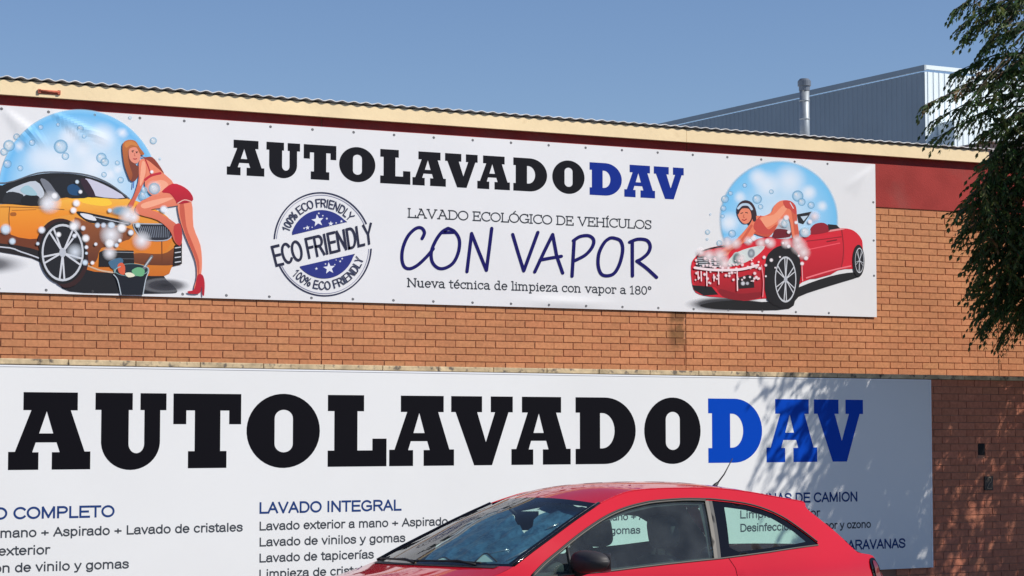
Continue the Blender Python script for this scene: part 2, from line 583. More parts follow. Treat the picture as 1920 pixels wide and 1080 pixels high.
# ------------------------------------------------------------------ lettering
# heavy slab capitals, each in a unit box
def arc(cx, cy, rx, ry, a0, a1, n=14):
    return [(cx + rx * math.cos(R(a0 + (a1 - a0) * i / n)), cy + ry * math.sin(R(a0 + (a1 - a0) * i / n))) for i in range(n + 1)]


def stadium(x0, x1, y0, y1):
    rx = (x1 - x0) / 2; ry = rx * .95
    c = (x0 + x1) / 2
    return arc(c, y1 - ry, rx, ry, 0, 180) + arc(c, y0 + ry, rx, ry, 180, 360)


T_ = .232
SLAB = {
    'A': [[(0, 0), (.364, 0), (.364, .225), (.288, .225), (.329, .352), (.582, .352), (.622, .225), (.527, .225), (.527, 0), (1, 0), (1, T_), (.927, T_), (.752, 1 - T_), (.837, 1 - T_), (.837, 1), (.175, 1), (.175, 1 - T_), (.272, 1 - T_), (.08, T_), (0, T_)],
          [(.459, .755), (.369, .468), (.541, .468)]],
    'U': [[(0, 1), (0, .776), (.082, .776), (.082, .34)] + arc(.497, .36, .415, .375, 184, 356, 20) + [(.912, .36), (.912, .776), (1, .776), (1, 1), (.63, 1), (.63, .776), (.688, .776), (.688, .35)] + arc(.577, .33, .111, .125, 0, -180, 12) + [(.466, .35), (.466, .776), (.52, .776), (.52, 1)]],
    'T': [[(0, 1), (0, .59), (.188, .59), (.188, .775), (.314, .775), (.314, .228), (.218, .228), (.218, 0), (.785, 0), (.785, .228), (.69, .228), (.69, .775), (.822, .775), (.822, .59), (1, .59), (1, 1)]],
    'O': [arc(.5, .5, .5, .51, 0, 352, 44), stadium(.378, .628, .205, .79)],
    'L': [[(0, 0), (1, 0), (1, .39), (.757, .39), (.757, .225), (.5, .225), (.5, .775), (.612, .775), (.612, 1), (0, 1), (0, .775), (.11, .775), (.11, .225), (0, .225)]],
    'V': [[(0, 1), (0, .77), (.07, .77), (.37, 0), (.66, 0), (.93, .77), (1, .77), (1, 1), (.639, 1), (.639, .77), (.709, .77), (.56, .335), (.418, .77), (.497, .77), (.497, 1)]],
    'D': [[(0, 0), (.48, 0)] + arc(.48, .5, .52, .5, -84, 84, 22) + [(.48, 1), (0, 1), (0, .77), (.07, .77), (.07, .23), (0, .23)],
          [(.403, .765), (.403, .235), (.44, .235)] + arc(.44, .5, .205, .265, -80, 80, 14) + [(.44, .765)]],
}
ORDER = 'AUTOLAVADODAV'


def slab_word(sign, Y, spans, top, bot, mats, depth=.003):
    """top / bot: (pixel at the left end, pixel at the right end) used to fix the line's height in metres"""
    x0 = spans[0][0]; x1 = spans[-1][1]
    zt = (PW(x0, top[0], Y).z + PW(x1, top[1], Y).z) / 2
    zb = (PW(x0, bot[0], Y).z + PW(x1, bot[1], Y).z) / 2
    ym = (top[0] + bot[0]) / 2
    for ch, (a, c), m in zip(ORDER, spans, mats):
        xa, xb = PW(a, ym, Y).x, PW(c, ym, Y).x
        flat, tris = tri_fill(SLAB[ch])
        mb = MB()
        mb.add([(xa + (xb - xa) * p[0], Y, zb + (zt - zb) * p[1]) for p in flat], tris)
        mb.build('letter', m, sign)


def text_line(sign, full, sub, x0, x1, yb, cap, Y, m, right=False, bold=.175):
    """a printed line: the piece sub of it spans pixels x0..x1 with its baseline at (x0, yb); cap = capital height in pixels"""
    a, c = PW(x0, yb, Y), PW(x1, yb, Y)
    kx = (c.x - a.x) / (pen_width(SANS, sub) - .12)
    kz = PW(x0, yb - cap, Y).z - a.z
    X0 = c.x - (pen_width(SANS, full) - .06) * kx if right else a.x - .06 * kx
    t = bold * kz
    pen_words(sign, SANS, full, X0, a.z + t * .5, kx, kz - t, t, m, 'text_word', lambda x, z, e: (x, Y - e, z))


# slab-serif lines: a pen alphabet with serifs, unit = capital height
def S_(x, y, l=1, r_=1): return [(x - .085 * l, y), (x + .085 * r_, y)]
XH = .70
PEN = {
    'L': (.70, [[(.14, 0), (.14, 1)], S_(.14, 1), [(.05, 0), (.66, 0), (.66, .24)]]),
    'A': (.90, [[(.12, 0), (.46, 1)], [(.46, 1), (.80, 0)], [(.26, .36), (.66, .36)], S_(.12, 0, 1.1, 1.1), S_(.80, 0, 1.1, 1.1), [(.30, 1), (.46, 1)]]),
    'V': (.88, [[(.12, 1), (.43, 0)], [(.43, 0), (.76, 1)], S_(.12, 1, 1.1, 1.1), S_(.76, 1, 1.1, 1.1)]),
    'D': (.84, [[(.14, 0), (.14, 1)], [(.05, 1), (.4, 1)] + arc(.4, .5, .38, .5, 85, -85, 12) + [(.4, 0), (.05, 0)]]),
    'O': (.90, [arc(.45, .5, .40, .5, 0, 360, 24)]),
    'E': (.74, [[(.14, 0), (.14, 1)], [(.05, 1), (.64, 1), (.64, .8)], [(.05, 0), (.68, 0), (.68, .22)], [(.14, .52), (.5, .52)], [(.5, .42), (.5, .62)]]),
    'C': (.80, [arc(.46, .5, .40, .5, 45, 315, 20), [(.74, .98), (.74, .72)]]),
    'G': (.86, [arc(.46, .5, .40, .5, 45, 325, 20), [(.74, .98), (.74, .74)], [(.78, .04), (.78, .42)], [(.56, .42), (.86, .42)]]),
    'I': (.34, [[(.17, 0), (.17, 1)], S_(.17, 0, 1.3, 1.3), S_(.17, 1, 1.3, 1.3)]),
    'H': (.88, [[(.14, 0), (.14, 1)], [(.72, 0), (.72, 1)], [(.14, .52), (.72, .52)], S_(.14, 0), S_(.14, 1), S_(.72, 0), S_(.72, 1)]),
    'U': (.86, [[(.14, 1), (.14, .36)] + arc(.43, .32, .29, .32, 180, 360, 12) + [(.72, 1)], S_(.14, 1), S_(.72, 1)]),
    'S': (.66, [smooth_open([(.56, .76), (.50, .93), (.33, 1), (.14, .92), (.09, .74), (.20, .58), (.42, .48), (.57, .32), (.54, .12), (.36, 0), (.16, .05), (.08, .22)]), [(.57, .98), (.57, .74)], [(.07, .02), (.07, .26)]]),
    'N': (.90, [[(.14, 0), (.14, 1)], [(.14, 1), (.74, 0)], [(.74, 0), (.74, 1)], S_(.14, 0), S_(.14, 1, 1.2, 0), S_(.74, 1)]),
    'u': (.68, [[(.14, XH), (.14, .2)] + arc(.32, .2, .18, .2, 180, 360, 8)[0:] + [(.5, XH)], [(.5, .2), (.5, 0), (.6, 0)], [(.04, XH), (.14, XH)], [(.4, XH), (.5, XH)]]),
    'e': (.60, [[(.09, .38), (.53, .38)] + arc(.31, .35, .23, .35, 8, 315, 18)]),
    'v': (.66, [[(.12, XH), (.33, 0)], [(.33, 0), (.55, XH)], S_(.12, XH), S_(.55, XH)]),
    'a': (.62, [smooth_open([(.10, .60), (.22, .70), (.38, .68), (.47, .54)]) + [(.47, .0), (.58, 0)], smooth_open([(.47, .40), (.28, .40), (.10, .30), (.09, .12), (.22, .0), (.38, .06), (.47, .2)])]),
    't': (.42, [[(.18, .92), (.18, .14)] + arc(.29, .13, .11, .13, 180, 300, 6), [(.04, XH), (.37, XH)]]),
    'c': (.58, [arc(.32, .35, .24, .35, 45, 315, 16), [(.50, .68), (.50, .5)]]),
    'n': (.70, [[(.14, 0), (.14, XH)], [(.04, XH), (.14, XH)], [(.14, .48)] + arc(.33, .50, .18, .2, 170, 0, 8) + [(.51, 0)], S_(.14, 0), S_(.51, 0)]),
    'i': (.32, [[(.16, 0), (.16, XH)], [(.05, XH), (.16, XH)], S_(.16, 0, 1.2, 1.2), [(.15, .93), (.17, .93)]]),
    'd': (.68, [[(.50, 1.05), (.50, 0), (.62, 0)], arc(.30, .35, .21, .35, 20, 340, 16), [(.38, 1.05), (.50, 1.05)]]),
    'l': (.32, [[(.16, 0), (.16, 1.05)], [(.05, 1.05), (.16, 1.05)], S_(.16, 0, 1.2, 1.2)]),
    'm': (1.02, [[(.14, 0), (.14, XH)], [(.04, XH), (.14, XH)], [(.14, .48)] + arc(.31, .50, .17, .2, 170, 0, 8) + [(.48, 0)], [(.48, .48)] + arc(.65, .50, .17, .2, 170, 0, 8) + [(.82, 0)], S_(.14, 0), S_(.48, 0), S_(.82, 0)]),
    'p': (.68, [[(.15, XH), (.15, -.3)], [(.04, XH), (.15, XH)], arc(.36, .35, .22, .35, 160, -160, 16), S_(.15, -.3)]),
    'z': (.58, [[(.10, .52), (.10, XH), (.49, XH)], [(.49, XH), (.08, 0)], [(.08, 0), (.50, 0), (.50, .18)]]),
    'o': (.64, [arc(.32, .35, .25, .35, 0, 360, 18)]),
    'r': (.50, [[(.15, 0), (.15, XH)], [(.04, XH), (.15, XH)], [(.15, .42)] + arc(.34, .48, .19, .22, 165, 60, 6) + [(.44, .54)], S_(.15, 0, 1, 1.3)]),
    '1': (.50, [[(.26, 0), (.26, 1), (.08, .86)], S_(.26, 0, 1.6, 1.6)]),
    '8': (.64, [arc(.32, .76, .20, .24, 0, 360, 14), arc(.32, .26, .24, .27, 0, 360, 14)]),
    '0': (.64, [arc(.32, .5, .24, .5, 0, 360, 18)]),
    'º': (.44, [arc(.22, .82, .14, .18, 0, 360, 10)]),
    ' ': (.34, []),
}
PEN['Ó'] = (PEN['O'][0], PEN['O'][1] + [[(.42, 1.12), (.56, 1.3)]])
PEN['Í'] = (PEN['I'][0], PEN['I'][1] + [[(.14, 1.12), (.26, 1.3)]])
PEN['é'] = (PEN['e'][0], PEN['e'][1] + [[(.29, .84), (.42, 1.02)]])



# the same idea without serifs, for the plain lines
def K(cx, cy, rx, ry, a0, a1, n=12): return arc(cx, cy, rx, ry, a0, a1, n)
X7 = .73
SANS = {
    'L': (.60, [[(.12, 1), (.12, 0), (.56, 0)]]),
    'A': (.72, [[(.06, 0), (.36, 1)], [(.36, 1), (.66, 0)], [(.165, .34), (.555, .34)]]),
    'V': (.70, [[(.06, 1), (.35, 0)], [(.35, 0), (.64, 1)]]),
    'D': (.76, [[(.12, 0), (.12, 1), (.36, 1)] + K(.36, .5, .32, .5, 84, -84) + [(.36, 0), (.12, 0), (.12, .02)]]),
    'O': (.84, [K(.42, .5, .34, .5, 0, 360, 24)]),
    'C': (.78, [K(.43, .5, .34, .5, 40, 320, 18)]),
    'G': (.84, [K(.43, .5, .34, .5, 42, 305, 18) + [(.74, .16), (.74, .46), (.45, .46)]]),
    'M': (.90, [[(.12, 0), (.12, 1)], [(.13, 1), (.45, .06)], [(.45, .06), (.77, 1)], [(.78, 1), (.78, 0)]]),
    'P': (.72, [[(.12, 0), (.12, 1), (.42, 1)] + K(.42, .735, .22, .265, 84, -84, 10) + [(.42, .47), (.12, .47)]]),
    'E': (.70, [[(.63, 1), (.12, 1), (.12, 0), (.65, 0)], [(.12, .52), (.58, .52)]]),
    'F': (.64, [[(.60, 1), (.12, 1), (.12, 0)], [(.12, .52), (.52, .52)]]),
    'T': (.66, [[(.04, 1), (.62, 1)], [(.33, 1), (.33, 0)]]),
    'I': (.30, [[(.15, 0), (.15, 1)]]),
    'N': (.78, [[(.12, 0), (.12, 1)], [(.13, 1), (.65, 0)], [(.66, 0), (.66, 1)]]),
    'R': (.76, [[(.12, 0), (.12, 1), (.44, 1)] + K(.44, .745, .22, .255, 84, -84, 10) + [(.44, .49), (.12, .49)], [(.42, .49), (.68, 0)]]),
    'Y': (.70, [[(.06, 1), (.35, .46), (.64, 1)], [(.35, .46), (.35, 0)]]),
    'B': (.74, [[(.12, .52), (.12, 1), (.42, 1)] + K(.42, .76, .19, .24, 84, -84, 8) + [(.42, .52), (.12, .52), (.12, 0), (.44, 0)] + K(.44, .26, .21, .26, -84, 84, 8)]),
    'S': (.70, [smooth_open([(.61, .74), (.54, .92), (.35, 1), (.15, .92), (.10, .74), (.20, .59), (.45, .48), (.60, .36), (.61, .18), (.47, .02), (.30, 0), (.13, .08), (.07, .28)], 3)]),
    'H': (.78, [[(.12, 0), (.12, 1)], [(.66, 0), (.66, 1)], [(.12, .52), (.66, .52)]]),
    'a': (.58, [smooth_open([(.09, .52), (.15, .67), (.28, .73), (.42, .69), (.46, .54)], 3) + [(.46, .12), (.50, 0)], smooth_open([(.46, .43), (.30, .40), (.12, .34), (.07, .18), (.15, .02), (.30, .0), (.42, .10), (.46, .24)], 3)]),
    'v': (.52, [[(.05, X7), (.26, 0)], [(.26, 0), (.47, X7)]]),
    'd': (.60, [[(.49, 1), (.49, 0)], K(.28, .36, .205, .365, 20, 340, 14)]),
    'o': (.60, [K(.30, .365, .225, .365, 0, 360, 18)]),
    'e': (.58, [[(.08, .385), (.50, .385)] + K(.285, .365, .215, .365, 10, 318, 16)]),
    'x': (.52, [[(.05, X7), (.47, 0)], [(.47, X7), (.05, 0)]]),
    't': (.33, [[(.15, .95), (.15, .12), (.20, 0), (.30, .01)], [(.03, X7), (.30, X7)]]),
    'r': (.38, [[(.11, X7), (.11, 0)], smooth_open([(.11, .42), (.16, .64), (.26, .72), (.36, .70)], 3)]),
    'i': (.25, [[(.125, 0), (.125, .69)], [(.125, .985), (.125, 1.03)]]),
    'l': (.25, [[(.125, 0), (.125, 1)]]),
    'm': (.90, [[(.11, 0), (.11, X7)], [(.11, .48)] + K(.28, .50, .165, .23, 165, 0, 8) + [(.445, 0)], [(.445, .48)] + K(.615, .50, .165, .23, 165, 0, 8) + [(.78, 0)]]),
    'n': (.60, [[(.11, 0), (.11, X7)], [(.11, .46)] + K(.30, .50, .19, .23, 165, 0, 8) + [(.49, 0)]]),
    's': (.52, [smooth_open([(.44, .55), (.38, .68), (.25, .73), (.12, .68), (.09, .55), (.17, .44), (.34, .36), (.44, .26), (.43, .10), (.31, 0), (.18, .0), (.09, .07), (.06, .20)], 3)]),
    'p': (.60, [[(.11, X7), (.11, -.28)], K(.31, .365, .205, .365, 160, -160, 14)]),
    'c': (.54, [K(.285, .365, .215, .365, 42, 318, 14)]),
    'g': (.60, [[(.49, X7), (.49, -.06), (.44, -.22), (.30, -.28), (.16, -.25), (.10, -.14)], K(.28, .37, .205, .36, 20, 340, 14)]),
    'y': (.52, [[(.05, X7), (.265, .0)], [(.47, X7), (.24, -.10), (.18, -.25), (.05, -.27)]]),
    'z': (.50, [[(.07, X7), (.44, X7)], [(.43, X7), (.06, 0)], [(.06, 0), (.46, 0)]]),
    'f': (.32, [smooth_open([(.30, 1.0), (.19, .98), (.15, .84)], 3) + [(.15, 0)], [(.03, X7), (.30, X7)]]),
    '+': (.60, [[(.08, .40), (.52, .40)], [(.30, .17), (.30, .63)]]),
    '1': (.56, [[(.14, .78), (.34, 1), (.34, 0)]]),
    '0': (.58, [K(.29, .5, .21, .5, 0, 360, 18)]),
    '%': (.90, [K(.22, .74, .14, .24, 0, 360, 12), K(.68, .26, .14, .24, 0, 360, 12), [(.66, 1), (.24, 0)]]),
    ' ': (.30, []),
}
for acc_, base_ in (('í', 'i'), ('ó', 'o')):
    gl_ = SANS[base_][1]
    gl_ = gl_[:1] if base_ == 'i' else gl_
    mid_ = SANS[base_][0] / 2
    SANS[acc_] = (SANS[base_][0], gl_ + [[(mid_ - .02, .95), (mid_ + .09, 1.08)]])


def ribbon(pts, wd):
    """a pen stroke of width wd along 2-D points: two sides"""
    pts = [Vector(p) for p in pts]
    L_, R_ = [], []
    closed = (pts[0] - pts[-1]).length < 1e-6
    for i, p in enumerate(pts):
        d0 = (pts[i] - pts[i - 1]).normalized() if i else ((pts[-1] - pts[-2]).normalized() if closed else (pts[1] - pts[0]).normalized())
        d1 = (pts[i + 1] - pts[i]).normalized() if i < len(pts) - 1 else ((pts[1] - pts[0]).normalized() if closed else d0)
        d = d0 + d1
        d = d.normalized() if d.length > .1 else d1
        n_ = Vector((-d.y, d.x)) * wd / 2 * min(1.7, 1 / max(.4, d.dot(d1)))
        e = Vector((0, 0))
        if not closed and i == 0: e = -d1 * wd * .42
        if not closed and i == len(pts) - 1: e = d0 * wd * .42
        L_.append(p + n_ + e); R_.append(p - n_ + e)
    return L_, R_


def pen_width(font, s): return sum(font[ch][0] for ch in s)


def pen_words(sign, font, txt, X0, zb, kx, kz, wd, m, name, place):
    """one part per word; strokes lie a hair in front of each other so that they never share a plane"""
    ox, mb, n = 0.0, MB(), 0
    for ch in txt + ' ':
        if ch == ' ':
            if mb.v: mb.build(name, m, sign)
            mb, n = MB(), 0
        for si, st_ in enumerate(font[ch][1]):
            L_, R_ = ribbon([(X0 + (ox + p[0]) * kx, zb + p[1] * kz) for p in st_], wd)
            k = len(L_)
            n += 1
            mb.add([place(q.x, q.y, (n % 4) * .0001) for q in L_ + R_], [(i, i + 1, k + i + 1, k + i) for i in range(k - 1)])
        ox += font[ch][0]


# ------------------------------------------------------------------ the big sign on the wall
YS = YW - .032
sgn = thing('wall_sign', 'large white sign with huge black and blue capitals on the yard wall behind the car', 'sign', ANCHOR)
sz1 = PW(700, 695.5, YS).z
b = MB()
b.box((1.2, YS, .28), (SX1, YW - .002, sz1))
b.build('panel', M_panel, sgn)
b = MB()
b.box((SX1 - .012, YS - .004, .28), (SX1 + .006, YW - .002, sz1 + .002))
b.box((1.2, YS - .004, sz1 - .012), (SX1 - .0125, YS - .0005, sz1 + .002))
b.build('edge_trim', mat('white_edge_trim', (.82, .82, .84), .4), sgn)
YL = YS - .001
low = [(16, 170), (178.6, 311.7), (324.9, 452), (462.3, 599.8), (614.7, 724.9), (730, 851.4), (846, 961.5), (959, 1070), (1079.3, 1192), (1208, 1313.7), (1328, 1429), (1437, 1532), (1526.5, 1618.5)]
slab_word(sgn, YL, low, (732, 752), (879.5, 866.5), [M_black] * 10 + [M_blue] * 3)
tl = lambda *a, **k: text_line(sgn, *a, Y=YL, **k)
tl('LAVADO COMPLETO', 'COMPLETO', 26, 213.5, 974, 23.5, m=M_navy, right=True, bold=.175)
tl('Lavado a mano + Aspirado + Lavado de cristales', 'mano + Aspirado + Lavado de cristales', 1, 454, 1009, 18.5, m=M_grey, right=True, bold=.165)
tl('Lavado interior y exterior', 'exterior', -2, 92, 1042.5, 18.5, m=M_grey, right=True, bold=.165)
tl('Hidratación de vinilo y gomas', 'de vinilo y gomas', 29, 240.5, 1073.5, 18.5, m=M_grey, right=True, bold=.165)
tl('LAVADO INTEGRAL', 'LAVADO INTEGRAL', 486.7, 751, 963.5, 22.2, m=M_navy, bold=.175)
tl('Lavado exterior a mano + Aspirado', 'Lavado exterior a mano + Aspirado', 486.7, 839, 995, 17.2, m=M_grey, bold=.165)
tl('Lavado de vinilos y gomas', 'Lavado de vinilos y gomas', 486.7, 759, 1025, 17.2, m=M_grey, bold=.165)
tl('Lavado de tapicerías', 'Lavado de tapicerías', 486.5, 700, 1055, 17.2, m=M_grey, bold=.165)
tl('Limpieza de cristales', 'Limpieza de', 486.3, 611, 1085, 17.2, m=M_grey, bold=.165)
_l = 'Lavado exterior a mano + A'
_x = 1209 - 51.5 * (pen_width(SANS, _l) - .12) / (pen_width(SANS, 'no + A') - .12)
tl(_l + 'spirado', _l, _x, 1209, 976 + (1209 - _x) * .0215, 15.0, m=M_grey, bold=.165)
tl('Lavado de vinilos y gomas', 'omas', 1156, 1200, 1002, 14.5, m=M_grey, right=True, bold=.165)
tl('CABINAS DE CAMION', 'DE CAMION', 1492, 1607.5, 943, 19.3, m=M_navy, right=True, bold=.175)
tl('Limpieza interior', 'Limpie', 1388, 1447, 972.5, 15.5, m=M_grey, bold=.165)
tl('Desinfección con vapor y ozono', 'Desinfección con vapor y ozono', 1388.5, 1632.5, 997.5, 15.5, m=M_grey, bold=.165)
tl('CARAVANAS', 'RAVANAS', 1604, 1697, 1031, 19, m=M_navy, right=True, bold=.175)

# turn the wall and its sign into place
pw.rotation_euler.z = TURN
sgn.rotation_euler.z = TURN

# ------------------------------------------------------------------ the banner
YN = YB - .020
ban = thing('advertising_banner', 'long white banner with car wash pictures hung across the brick building', 'banner', (10, YN, 3))
nx0 = P(-190, 370, YN).x
nx1 = P(1642.5, 450, YN).x
nz0 = (P(0, 549, YN).z + P(1642, 593.5, YN).z) / 2
nz1 = (P(0, 197, YN).z + P(1642, 308, YN).z) / 2
eyx = [P(-88, 210, YN).x + i * (P(1490, 301, YN).x - P(3, 205, YN).x) / 20 for i in range(22)]
eyx = [P(3, 205, YN).x + (i - 1) * (P(1490, 301, YN).x - P(3, 205, YN).x) / 20 for i in range(23)]
eyx = [e for e in eyx if nx0 + .02 < e < nx1 - .02]


def wrinkle(x, z):
    """slack folds of the vinyl hanging from its eyelets; metres towards the viewer"""
    d = 0.0
    for ex, ang, a, ln in ((eyx[1], -38, .013, .62), (eyx[1], -52, .009, .55), (eyx[2], -24, .011, .75), (eyx[2], -36, .007, .6), (nx1 - .03, -142, .012, .55), (nx1 - .03, -128, .008, .5)):
        dx, dz = x - ex, z - (nz1 - .02)
        c, s = math.cos(R(ang)), math.sin(R(ang))
        al, ac = dx * c + dz * s, -dx * s + dz * c
        if 0 < al < ln:
            wd = .018 + al * .055
            d += a * math.sin(math.pi * al / ln) * math.exp(-(ac / wd) ** 2)
    bx = P(1060, 560, YN).x
    d += .012 * math.exp(-((x - bx) / .45) ** 2 - ((z - nz0 - .07) / .05) ** 2)
    return d


def onb(px, py, layer):
    """pixel on the banner -> point on its rippled surface, a little in front of it"""
    p = P(px, py, YN)
    return Vector((p.x, YN - wrinkle(p.x, p.z) - .0025 - .0001 * layer, p.z))


b = MB()
b.grid(lambda u, v: (nx0 + (nx1 - nx0) * u, YN - wrinkle(nx0 + (nx1 - nx0) * u, nz0 + (nz1 - nz0) * v), nz0 + (nz1 - nz0) * v), 320, 60)
o = b.build('sheet', M_vinyl, ban)
b = MB()
vs = []
M_eye = mat('dull_steel_eyelet', (.23, .23, .24), .5, metal=.4)
for k in range(12):
    a0 = 2 * math.pi * k / 12
    for rr, yy in ((.003, -.001), (.009, -.005), (.0155, -.001)):
        vs.append((rr * math.cos(a0), yy, rr * math.sin(a0)))
fs = []
for k in range(12):
    k2 = (k + 1) % 12
    for q in (0, 1): fs.append((k * 3 + q, k * 3 + q + 1, k2 * 3 + q + 1, k2 * 3 + q))
fs.append(tuple(k * 3 for k in range(12)))
b.add(vs, fs)
eme = b.mesh('eyelet'); eme.materials.append(M_eye)
spots = [(e, nz1 - .035) for e in eyx] + [(e, nz0 + .035) for e in eyx] + [(nx1 - .035, nz0 + (nz1 - nz0) * k) for k in (.27, .5, .75)]
for ex, ez in spots:
    e = bpy.data.objects.new('eyelet', eme); COL.objects.link(e)
    e.parent = ban
    e.location = Vector((ex, YN - wrinkle(ex, ez), ez)) - ban.location

up = [(425.5, 495.8), (499.5, 562.5), (569.5, 630.5), (636, 703.8), (713, 769.5), (773.5, 836), (834.5, 895.5), (895, 956), (962.5, 1025.8), (1035.5, 1096), (1105.5, 1165.8), (1170.5, 1228), (1226, 1282)]
zt_ = (P(436, 260.5, YN).z + P(1106, 304.5, YN).z + P(1270, 315, YN).z) / 3
zb_ = (P(426, 326.5, YN).z + P(1106, 366, YN).z + P(1250, 373, YN).z) / 3
for i, (ch, (a, c)) in enumerate(zip(ORDER, up)):
    ym = 293 + (a - 430) * .062
    xa, xb = P(a, ym, YN).x, P(c, ym, YN).x
    lp = []
    for q in SLAB[ch]:                      # finer outlines so that they follow the vinyl
        d = []
        for k in range(len(q)):
            p0, p1 = q[k], q[(k + 1) % len(q)]
            for t in (0, .5): d.append((p0[0] + (p1[0] - p0[0]) * t, p0[1] + (p1[1] - p0[1]) * t))
        lp.append(d)
    flat, tris = tri_fill(lp)
    mb = MB()
    mb.add([(xa + (xb - xa) * p[0], YN - wrinkle(xa + (xb - xa) * p[0], zb_ + (zt_ - zb_) * p[1]) - .0012, zb_ + (zt_ - zb_) * p[1]) for p in flat], tris)
    mb.build('letter', M_bblue if i > 9 else M_bblack, ban)


def stroke(mb, pts, wd, layer, col=None):
    """a pen line in pixels with round ends, laid on the banner"""
    pts = [Vector((p[0], p[1])) for p in pts]
    L_, R_ = [], []
    for i, p in enumerate(pts):
        d = (pts[min(i + 1, len(pts) - 1)] - pts[max(i - 1, 0)])
        if d.length < 1e-6: d = Vector((1, 0))
        d.normalize(); n_ = Vector((-d.y, d.x)) * wd / 2
        L_.append(p + n_); R_.append(p - n_)
    vs = [onb(q.x, q.y, layer) for q in L_ + R_]
    n = len(pts)
    mb.add(vs, [(i, i + 1, n + i + 1, n + i) for i in range(n - 1)], col)
    for c in (pts[0], pts[-1]):
        k = 8
        mb.add([onb(c.x + wd / 2 * math.cos(2 * math.pi * j / k), c.y + wd / 2 * math.sin(2 * math.pi * j / k), layer + (.3 if c is pts[0] else .5)) for j in range(k)], [tuple(range(k))], col)


# "CON VAPOR" in a hand-drawn pen
mb = MB()
def z4(ox, oy, pts): return [(ox + x / 4, oy + y / 4) for x, y in pts]
cv = [
    smooth_open(z4(480, 340, [(1245, 430), (1263, 385), (1240, 350), (1196, 355), (1140, 410), (1103, 495), (1094, 580), (1112, 640), (1155, 655), (1212, 628), (1280, 565), (1330, 505)])),
    smooth_open(z4(480, 340, [(1440, 352), (1490, 378), (1525, 440), (1518, 530), (1480, 610), (1420, 650), (1365, 650), (1322, 605), (1315, 530), (1345, 450), (1392, 382), (1440, 352)])),
    z4(480, 340, [(1400, 384), (1440, 356), (1485, 384), (1400, 384)]),
    z4(480, 340, [(1582, 678), (1600, 530), (1617, 390)]), z4(480, 340, [(1617, 392), (1672, 530), (1728, 668)]), z4(480, 340, [(1728, 668), (1750, 500), (1768, 352)]),
    z4(880, 400, [(325, 158), (367, 300), (408, 432)]), z4(880, 400, [(408, 432), (460, 290), (514, 142)]),
    z4(880, 400, [(490, 440), (560, 290), (625, 158)]), z4(880, 400, [(625, 158), (655, 320), (700, 448)]), z4(880, 400, [(530, 350), (610, 335), (690, 322)]),
    z4(880, 400, [(786, 205), (778, 340), (770, 472)]), smooth_open(z4(880, 400, [(780, 205), (830, 174), (895, 168), (932, 200), (920, 255), (870, 312), (800, 350), (778, 360)])),
    smooth_open(z4(880, 400, [(1080, 184), (1132, 205), (1150, 270), (1130, 370), (1090, 445), (1040, 468), (990, 455), (966, 390), (972, 300), (1010, 222), (1050, 188), (1080, 184)])),
    z4(880, 400, [(1222, 212), (1222, 340), (1223, 470)]), smooth_open(z4(880, 400, [(1202, 216), (1262, 194), (1330, 202), (1356, 245), (1340, 297), (1292, 340), (1256, 358)])), smooth_open(z4(880, 400, [(1256, 358), (1325, 408), (1404, 480)])),
]
for i_, s_ in enumerate(cv): stroke(mb, s_, 6.2, 1 + i_)
mb.build('handwritten_words', M_dnavy, ban)

def pen_line(txt, a, c, cap, wd, m):
    A, C = P(a[0], a[1], YN), P(c[0], c[1], YN)
    hz = ((P(a[0], a[1] - cap[0], YN).z - A.z) + (P(c[0], c[1] - cap[1], YN).z - C.z)) / 2
    pen_words(ban, PEN, txt, A.x, (A.z + C.z) / 2 + wd / 2, (C.x - A.x) / pen_width(PEN, txt), hz - wd, wd, m, 'slab_text_word', lambda x, z, e: (x, YN - wrinkle(x, z) - .0012 - e, z))


pen_line('LAVADO ECOLÓGICO DE VEHÍCULOS', (764, 409.5), (1222, 429.5), (19.5, 17), .0145, M_grey)
pen_line('Nueva técnica de limpieza con vapor a 180º', (763, 540), (1222, 552), (18.5, 16), .0145, M_grey)

